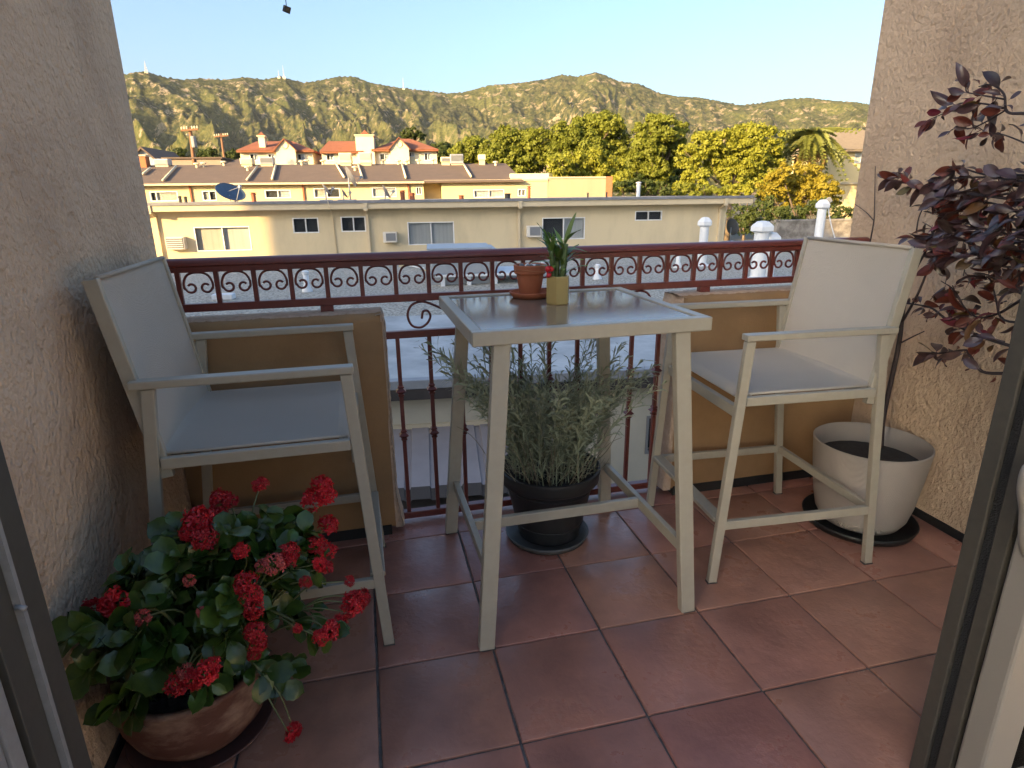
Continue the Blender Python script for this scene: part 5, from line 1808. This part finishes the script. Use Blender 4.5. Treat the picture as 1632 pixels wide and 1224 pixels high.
# ---- silvery lavender in a black pot under the table
LX, LY = .672, -.092
sa = thing('saucer', 'grey plastic saucer under the black pot', 'saucer', (LX - .012, LY - .012, 0))
MB().lathe([(.125, 0), (.150, .004), (.160, .026), (.156, .028), (.145, .008), (.02, .006)], 40).build('dish', m_saucer_g, sa, smooth=True)
lp = thing('potted_plant', 'narrow-leaved grey-green lavender in a black pot under the table', 'plant', (LX, LY, .0065))
MB().lathe([(.108, 0), (.116, .004), (.165, .225), (.180, .228), (.186, .235), (.188, .262), (.191, .268), (.190, .282), (.183, .284), (.178, .262), (.172, .235)], 48, close=False).build('pot', m_blackpot, lp, smooth=True, auto=50)
for z_, r_ in ((.060, .1295), (.205, .1615)):
    MB().tube([(r_ * math.cos(2 * math.pi * k / 40), r_ * math.sin(2 * math.pi * k / 40), z_) for k in range(41)], .0022, 5, caps=False).build('moulded_ring', m_blackpot, lp, smooth=True)
soil(lp, .172, .245)
m_lav = mat('lavender_leaf', (.36, .37, .24), .65, spec=.25, var=(18, .7, 3), vcol=(.25, .27, .16), rnd=.25, transl=.15)
m_lavd = mat('lavender_old', (.20, .17, .11), .8, rnd=.3)


def sprig_mesh(seed, H, lean, m, leaves=True):
    r_ = random.Random(seed)
    pts = []
    bend = r_.uniform(-.3, .3)
    for i in range(11):
        s = i / 10
        pts.append(Vector((lean * H * s * s + .02 * math.sin(4 * s + seed), bend * H * .25 * s * s, H * s * (1 - .12 * lean * s))))
    mb = MB().tube(pts, [.0019 - .0011 * i / 10 for i in range(11)], 4)
    if leaves:
        for i in range(2, 48):
            s = i / 48
            if s < .22 and r_.random() < .5:
                continue
            j = s * 10; a = int(j); p = pts[a].lerp(pts[min(10, a + 1)], j - a)
            ax = (pts[min(10, a + 1)] - pts[a]).normalized() if a < 10 else Vector((0, 0, 1))
            an = i * 2.4 + r_.uniform(-.4, .4)
            o1 = ax.orthogonal().normalized(); o2 = ax.cross(o1)
            sd_ = o1 * math.cos(an) + o2 * math.sin(an)
            ln = r_.uniform(.038, .070) * (1 if s < .9 else .7)
            d = (sd_ * .8 + ax * .75).normalized()
            w = d.cross(ax).normalized() * r_.uniform(.0026, .0042)
            m1 = p + d * ln * .5 + ax * .003; e = p + d * ln + Vector((0, 0, -ln * r_.uniform(.05, .35)))
            mb.add([p - w * .3, p + w * .3, m1 + w, m1 - w, e], [(0, 1, 2, 3), (3, 2, 4)])
    me = mb.mesh('sprig'); me.materials.append(m)
    return me


spv = [sprig_mesh(s, .34 + .025 * s, .12 + .06 * s, m_lav) for s in range(7)]
spo = [sprig_mesh(30 + s, .16 + .03 * s, .2 + .1 * s, m_lavd, False) for s in range(3)]
rl = random.Random(9)
for i in range(120):
    a = rl.uniform(0, 2 * math.pi); r = .150 * math.sqrt(rl.random())
    ln = r / .15
    v = min(6, max(0, int(rl.gauss(1.5 + 3 * ln, 1.4))))
    inst('sprig', spv[v], lp, (r * math.cos(a), r * math.sin(a), .25), Euler((rl.uniform(-.08, .08), rl.uniform(-.08, .08) + .14 * ln, a + rl.uniform(-.5, .5)), 'XYZ'), rl.uniform(.82, 1.18) * (1.0 if math.cos(a - 2.4) < .4 else 1.12))
for i in range(60):
    a = rl.uniform(0, 2 * math.pi); r = .16 * math.sqrt(rl.random())
    inst('dry_stem', spo[i % 3], lp, (r * math.cos(a), r * math.sin(a), .25), Euler((0, .15 + .3 * rl.random(), a), 'XYZ'), rl.uniform(.7, 1.3))

# ---- purple-leaved shrub in the beige planter
PX, PY = 1.898, -.312
sa = thing('saucer', 'black saucer under the big beige planter', 'saucer', (PX - .012, PY - .010, 0))
MB().lathe([(.17, 0), (.195, .005), (.205, .030), (.200, .032), (.188, .010), (.02, .008)], 44).build('dish', m_saucer_k, sa, smooth=True)
sp_ = thing('potted_plant', 'purple-leaved shrub with thin bare twigs in a big ribbed beige planter', 'plant', (PX, PY, .0085))
s0 = np.array([PX, PY, .0085])
MB().lathe([(.125, 0), (.142, .006), (.162, .04), (.176, .10), (.192, .22), (.203, .325), (.2035, .331), (.199, .334), (.194, .329), (.186, .26), (.178, .20)], 64, close=False).build('pot', m_beige, sp_, smooth=True, auto=60)
soil(sp_, .1855, .256, h=.014)
m_bark2 = mat('shrub_bark', (.055, .032, .028), .7, var=(30, .7), vcol=(.03, .018, .016))
m_pl = [mat('shrub_leaf_purple', (.085, .048, .042), .30, spec=.7, var=(40, .7), vcol=(.050, .028, .026), rnd=.5, rnd_hue=.03, transl=.12),
        mat('shrub_leaf_red', (.20, .024, .022), .38, spec=.5, var=(40, .7), vcol=(.11, .014, .016), rnd=.4, rnd_hue=.02, transl=.25),
        mat('shrub_leaf_bronze', (.17, .085, .025), .4, spec=.5, var=(40, .7), vcol=(.09, .055, .02), rnd=.4, rnd_hue=.04, transl=.25)]
shl = []
for mm in m_pl:
    shl.append([leaf_mesh('leaf', .056, .031, mm, 8, .35, .25, .02, pw=1.1, ex=.6), leaf_mesh('leaf', .062, .027, mm, 8, .6, .55, .03, pw=1.1, ex=.6), leaf_mesh('leaf', .048, .029, mm, 8, .2, .05, .03, pw=1.15, ex=.55), leaf_mesh('leaf', .040, .016, mm, 5, .8, .4, .02)])


def P3(x, y, X):
    return Vector(onx(x, y, X))


rs = random.Random(21)
br = MB()
twigs = []


def branch(pxs, r0, r1, leafy=0.0, jitter=.0):
    pts = smooth_path([P3(*q) for q in pxs], 5)
    br.tube(pts, [r0 + (r1 - r0) * i / (len(pts) - 1) for i in range(len(pts))], 6)
    if leafy:
        twigs.append((pts, leafy))
    return pts


branch([(1404, 712, 1.90), (1408, 665, 1.905), (1424, 590, 1.91), (1433, 545, 1.92), (1437, 512, 1.925)], .010, .0085)
branch([(1437, 515, 1.925), (1450, 450, 1.94), (1478, 395, 1.96), (1495, 350, 1.97), (1500, 330, 1.97)], .0055, .003)
branch([(1437, 515, 1.925), (1462, 470, 1.93), (1482, 425, 1.95), (1505, 400, 1.96), (1512, 380, 1.96)], .005, .0022)
branch([(1385, 395, 2.08), (1393, 350, 2.09), (1394, 318, 2.095), (1395, 265, 2.10)], .0035, .0016)
branch([(1393, 352, 2.09), (1380, 338, 2.085), (1362, 325, 2.08)], .0022, .0012)
branch([(1460, 372, 2.05), (1465, 345, 2.05), (1478, 318, 2.06), (1481, 302, 2.06)], .003, .0014)
branch([(1433, 548, 1.92), (1452, 538, 1.90), (1473, 528, 1.88)], .003, .0016, .0)
# lower sprays
branch([(1660, 605, 1.80), (1610, 596, 1.82), (1565, 592, 1.84), (1545, 565, 1.85), (1537, 558, 1.86), (1500, 563, 1.88), (1485, 561, 1.89)], .006, .002, 1.0)
branch([(1640, 560, 1.80), (1560, 535, 1.84), (1510, 510, 1.88), (1482, 490, 1.90), (1440, 483, 1.92), (1424, 482, 1.93)], .0055, .0016, 1.35)
branch([(1600, 545, 1.82), (1537, 525, 1.86), (1535, 490, 1.87), (1520, 462, 1.88), (1500, 448, 1.89)], .004, .0014, 1.3)
branch([(1650, 470, 1.78), (1628, 478, 1.80), (1590, 500, 1.83), (1555, 505, 1.85), (1530, 480, 1.86), (1518, 455, 1.87)], .005, .0014, 1.3)
branch([(1660, 515, 1.76), (1600, 510, 1.80), (1588, 480, 1.82), (1580, 450, 1.83), (1572, 440, 1.83)], .004, .0014, 1.2)
branch([(1650, 500, 1.76), (1632, 470, 1.78), (1610, 450, 1.80), (1590, 445, 1.81), (1560, 440, 1.82)], .004, .0013, .9)
# middle cluster
branch([(1670, 410, 1.76), (1630, 405, 1.80), (1600, 402, 1.82), (1570, 398, 1.84), (1545, 405, 1.85), (1535, 440, 1.86)], .005, .0014, .9)
branch([(1670, 440, 1.74), (1640, 425, 1.78), (1600, 425, 1.81), (1570, 415, 1.83), (1550, 400, 1.84)], .004, .0014, .9)
# dense upper mass
for k in range(11):
    yy = 275 + k * 14
    branch([(1690, yy + 10 + rs.uniform(-8, 8), 1.72), (1630, yy + rs.uniform(-10, 10), 1.77), (1570, yy + rs.uniform(-12, 12), 1.82), (1515 + rs.uniform(-15, 15), yy + rs.uniform(-14, 14), 1.86), (1455 + rs.uniform(-5, 45), 300 + (yy - 275) * .6 + rs.uniform(-18, 18), 1.90)], .0045, .0013, 1.25)
branch([(1690, 330, 1.72), (1560, 310, 1.83), (1480, 300, 1.88), (1440, 285, 1.90), (1424, 277, 1.91)], .005, .0014, 1.1)
branch([(1640, 350, 1.76), (1560, 350, 1.82), (1520, 370, 1.85), (1500, 395, 1.87), (1490, 420, 1.88)], .004, .0013, 1.1)
# top spray
branch([(1690, 185, 1.72), (1635, 181, 1.76), (1605, 178, 1.78), (1600, 150, 1.79), (1580, 135, 1.80), (1560, 138, 1.81)], .005, .0015, .5)
branch([(1600, 172, 1.78), (1565, 165, 1.80), (1530, 165, 1.82), (1505, 180, 1.84), (1482, 190, 1.85)], .003, .0012, .9)
branch([(1600, 158, 1.78), (1555, 150, 1.80), (1540, 145, 1.81), (1541, 128, 1.81)], .0025, .001, .7)
branch([(1602, 176, 1.78), (1570, 195, 1.80), (1545, 205, 1.81), (1520, 205, 1.82), (1510, 215, 1.83)], .0025, .001, .6)
branch([(1650, 235, 1.74), (1600, 215, 1.78), (1575, 212, 1.80), (1555, 200, 1.81)], .0025, .001, .7)
br.build('branches', m_bark2, sp_, off=s0, smooth=True)
cand = []
for (pts, dens) in twigs:
    L_ = sum((pts[i + 1] - pts[i]).length for i in range(len(pts) - 1))
    n = int(L_ * 54 * dens) + 3
    for k in range(n):
        f_ = (rs.random() ** .8) * (len(pts) - 1)
        i = min(len(pts) - 2, int(f_))
        p = pts[i].lerp(pts[i + 1], f_ - i)
        ax = (pts[i + 1] - pts[i]).normalized()
        cand.append((p, ax))
rs.shuffle(cand)
nvis = 0
rest = {0: MB(), 1: MB()}
for (p, ax) in cand:
    side = Vector((rs.gauss(0, 1), rs.gauss(0, 1), rs.gauss(0, .8)))
    side = (side - ax * side.dot(ax)).normalized()
    x = (side * .8 + ax * .55 + Vector((0, 0, -.25))).normalized()
    nrm = Vector((rs.gauss(-.3, .8), rs.gauss(-.2, .8), .5 + rs.gauss(0, .7)))
    dpx = np.dot(np.array(p) - CAM, CR) / np.dot(np.array(p) - CAM, CF) * FPX + 816
    u = rs.random()
    low = p.z < 1.02
    mi = 1 if u < (.22 if low else .16) else (2 if u < (.50 if low else .28) else 0)
    v = rs.choice([0, 0, 1, 2, 3])
    sc_ = rs.uniform(.45, 1.15)
    pos = p + x * .014
    if pos.x > XR - .05:
        pos.x = XR - .05
    if dpx < 1650 and nvis < 300:
        inst('leaf', shl[mi][v], sp_, pos - Vector(s0), basis_euler(x, nrm), sc_)
        nvis += 1
    else:
        q = Matrix.LocRotScale(pos, basis_euler(x, nrm), Vector((sc_, sc_, sc_)))
        me = shl[0][v]
        rest[min(mi, 1)].add([q @ w_.co for w_ in me.vertices], [tuple(f_.vertices) for f_ in me.polygons])
for k in (0, 1):
    if rest[k].v:
        tag(rest[k].build('further_foliage', m_pl[k], sp_, off=s0, smooth=True), kind='stuff')

# ---- on the table: clay pot on its saucer, and bamboo in a hexagonal vase
ZT = TZ - .0045
sx_, sy_ = .592, -.115
sa = thing('saucer', 'small terracotta saucer on the table', 'saucer', (sx_, sy_, ZT))
MB().lathe([(.050, 0), (.060, .003), (.070, .016), (.0705, .020), (.066, .021), (.060, .0085), (.01, .0065)], 40).build('dish', m_terra, sa, smooth=True, auto=45)
tp_ = thing('flower_pot', 'terracotta pot filled with pebbles on its saucer on the table', 'pot', (sx_, sy_, ZT + .0068))
MB().lathe([(.033, 0), (.035, .003), (.046, .072), (.0505, .0725), (.0535, .076), (.055, .100), (.053, .103), (.048, .102), (.046, .085), (.045, .075)], 40, close=False).build('pot', m_terra, tp_, smooth=True, auto=35)
soil(tp_, .0455, .080, h=.006)
for k in range(9):
    a = k * 2.4; r = .012 + .026 * ((k * 37) % 10) / 10
    mb = MB()
    bm = bmesh.new(); bmesh.ops.create_icosphere(bm, subdivisions=2, radius=1.0)
    for v in bm.verts:
        v.co *= 1 + .22 * mnoise.noise(v.co * 1.4 + Vector((k * 9.1, 0, 0)))
    me = bpy.data.meshes.new('pebble'); bm.to_mesh(me); bm.free()
    me.polygons.foreach_set('use_smooth', [True] * len(me.polygons))
    me.materials.append(mat('pebble_grey', (.12, .12, .115), .6, rnd=.5) if k % 3 else mat('pebble_white', (.66, .64, .60), .6))
    inst('pebble', me, tp_, (r * math.cos(a), r * math.sin(a), .093), (k, k * 2, k * 3), (.011 + .003 * (k % 3), .009, .007 + .004 * (k % 3 == 0)))
MB().tube([(.056 * math.cos(math.radians(q)), .056 * math.sin(math.radians(q)), .085 + .004 * math.sin(math.radians(q * 2))) for q in range(190, 352, 9)], .0012, 5).build('wire', mat('copper_wire', (.45, .2, .1), .4, metal=.7), tp_, smooth=True)
vx, vy = .643, -.262
vb = thing('potted_plant', 'leafy green bamboo stalks in a pale gold hexagonal vase', 'plant', (vx, vy, ZT))
mb = MB()
o6 = [(.0385 * math.cos(math.radians(60 * k + 6)), .0385 * math.sin(math.radians(60 * k + 6))) for k in range(6)]
prof6 = [(.94, 0), (1.0, .004), (1.0, .084), (.94, .088), (.80, .088), (.80, .070)]
for (s_, z_) in prof6:
    mb.v += [(x * s_, y * s_, z_) for x, y in o6]
for i in range(len(prof6) - 1):
    for j in range(6):
        mb.f.append((i * 6 + j, i * 6 + (j + 1) % 6, (i + 1) * 6 + (j + 1) % 6, (i + 1) * 6 + j))
mb.f.append(tuple(reversed(range(6)))); mb.f.append(tuple(range(30, 36)))
mb.build('vase', m_gold, vb)
m_bam = mat('bamboo_stalk', (.085, .13, .035), .4, spec=.5, var=(30, .6), vcol=(.05, .085, .022), rnd=.2)
m_baml = mat('bamboo_leaf', (.14, .22, .045), .40, spec=.4, var=(14, .6), vcol=(.085, .15, .032), rnd=.35, rnd_hue=.02, transl=.15)
rb = random.Random(3)
tops = []
for (dx, dy, h, lx) in ((-.010, .004, .165, -.012), (.008, -.006, .185, .014), (.0, .010, .145, .0), (.013, .008, .125, .012)):
    pts = []; rad = []
    for i in range(13):
        s = i / 12
        pts.append((dx + lx * s, dy, .06 + (h - .06) * s)); rad.append(.0078 + (.0012 if i % 4 == 0 else 0))
    MB().tube(pts, rad, 10).build('stalk', m_bam, vb, smooth=True)
    tops.append(pts)
bl = [leaf_mesh('leaf', .095, .017, m_baml, 7, .35, .12, .02), leaf_mesh('leaf', .078, .020, m_baml, 7, .3, .35, .02), leaf_mesh('leaf', .060, .018, m_baml, 6, .25, .6, .02)]
for k in range(42):
    st = tops[k % 4]
    i = rb.randint(5, 12)
    p = Vector(st[i])
    a = rb.uniform(0, 2 * math.pi)
    x = Vector((math.cos(a) * .55, math.sin(a) * .55, rb.uniform(.5, 1.6) if i > 7 else rb.uniform(.2, .9))).normalized()
    inst('leaf', bl[rb.choice([0, 1, 1, 2, 2])], vb, p + x * .006, basis_euler(x, (-x.x * 1.2, -x.y * 1.2, .5)), rb.uniform(.65, 1.0))
inst('leaf', bl[0], vb, Vector((-.016, .0, .165)), basis_euler((-.42, .0, .9), (.6, -.4, .4)), 1.05)
inst('leaf', bl[0], vb, Vector((.020, -.004, .185)), basis_euler((.28, -.05, .95), (-.5, -.6, .3)), 1.05)
inst('leaf', bl[1], vb, Vector((.020, .0, .165)), basis_euler((.95, .0, .22), (0, -.3, 1)), .95)
MB().tube(smooth_path([(-.03, -.012, .088), (-.039, -.014, .10), (-.034, -.016, .118), (-.022, -.012, .108)], 5), [.006 + .004 * math.sin(i) for i in range(16)], 8).build('red_ribbon', mat('ribbon_red', (.5, .015, .02), .5), vb, smooth=True)

# ================================================================== HAZE
zmax = float(hv[:, :, 2].max()) + 80
hz_m = bpy.data.materials.new('haze'); hz_m.use_nodes = True
hn = hz_m.node_tree; hn.nodes.clear()
ho = hn.nodes.new('ShaderNodeOutputMaterial'); pvv = hn.nodes.new('ShaderNodeVolumePrincipled')
pvv.inputs['Color'].default_value = (.80, .86, .94, 1)
pvv.inputs['Density'].default_value = 1.7e-5
pvv.inputs['Anisotropy'].default_value = 0.0
hn.links.new(pvv.outputs[0], ho.inputs['Volume'])
tag(MB().box(-13000, 13000, -13000, 13000, -10, zmax).build('haze', hz_m), kind='stuff')
SC.cycles.volume_bounces = 0
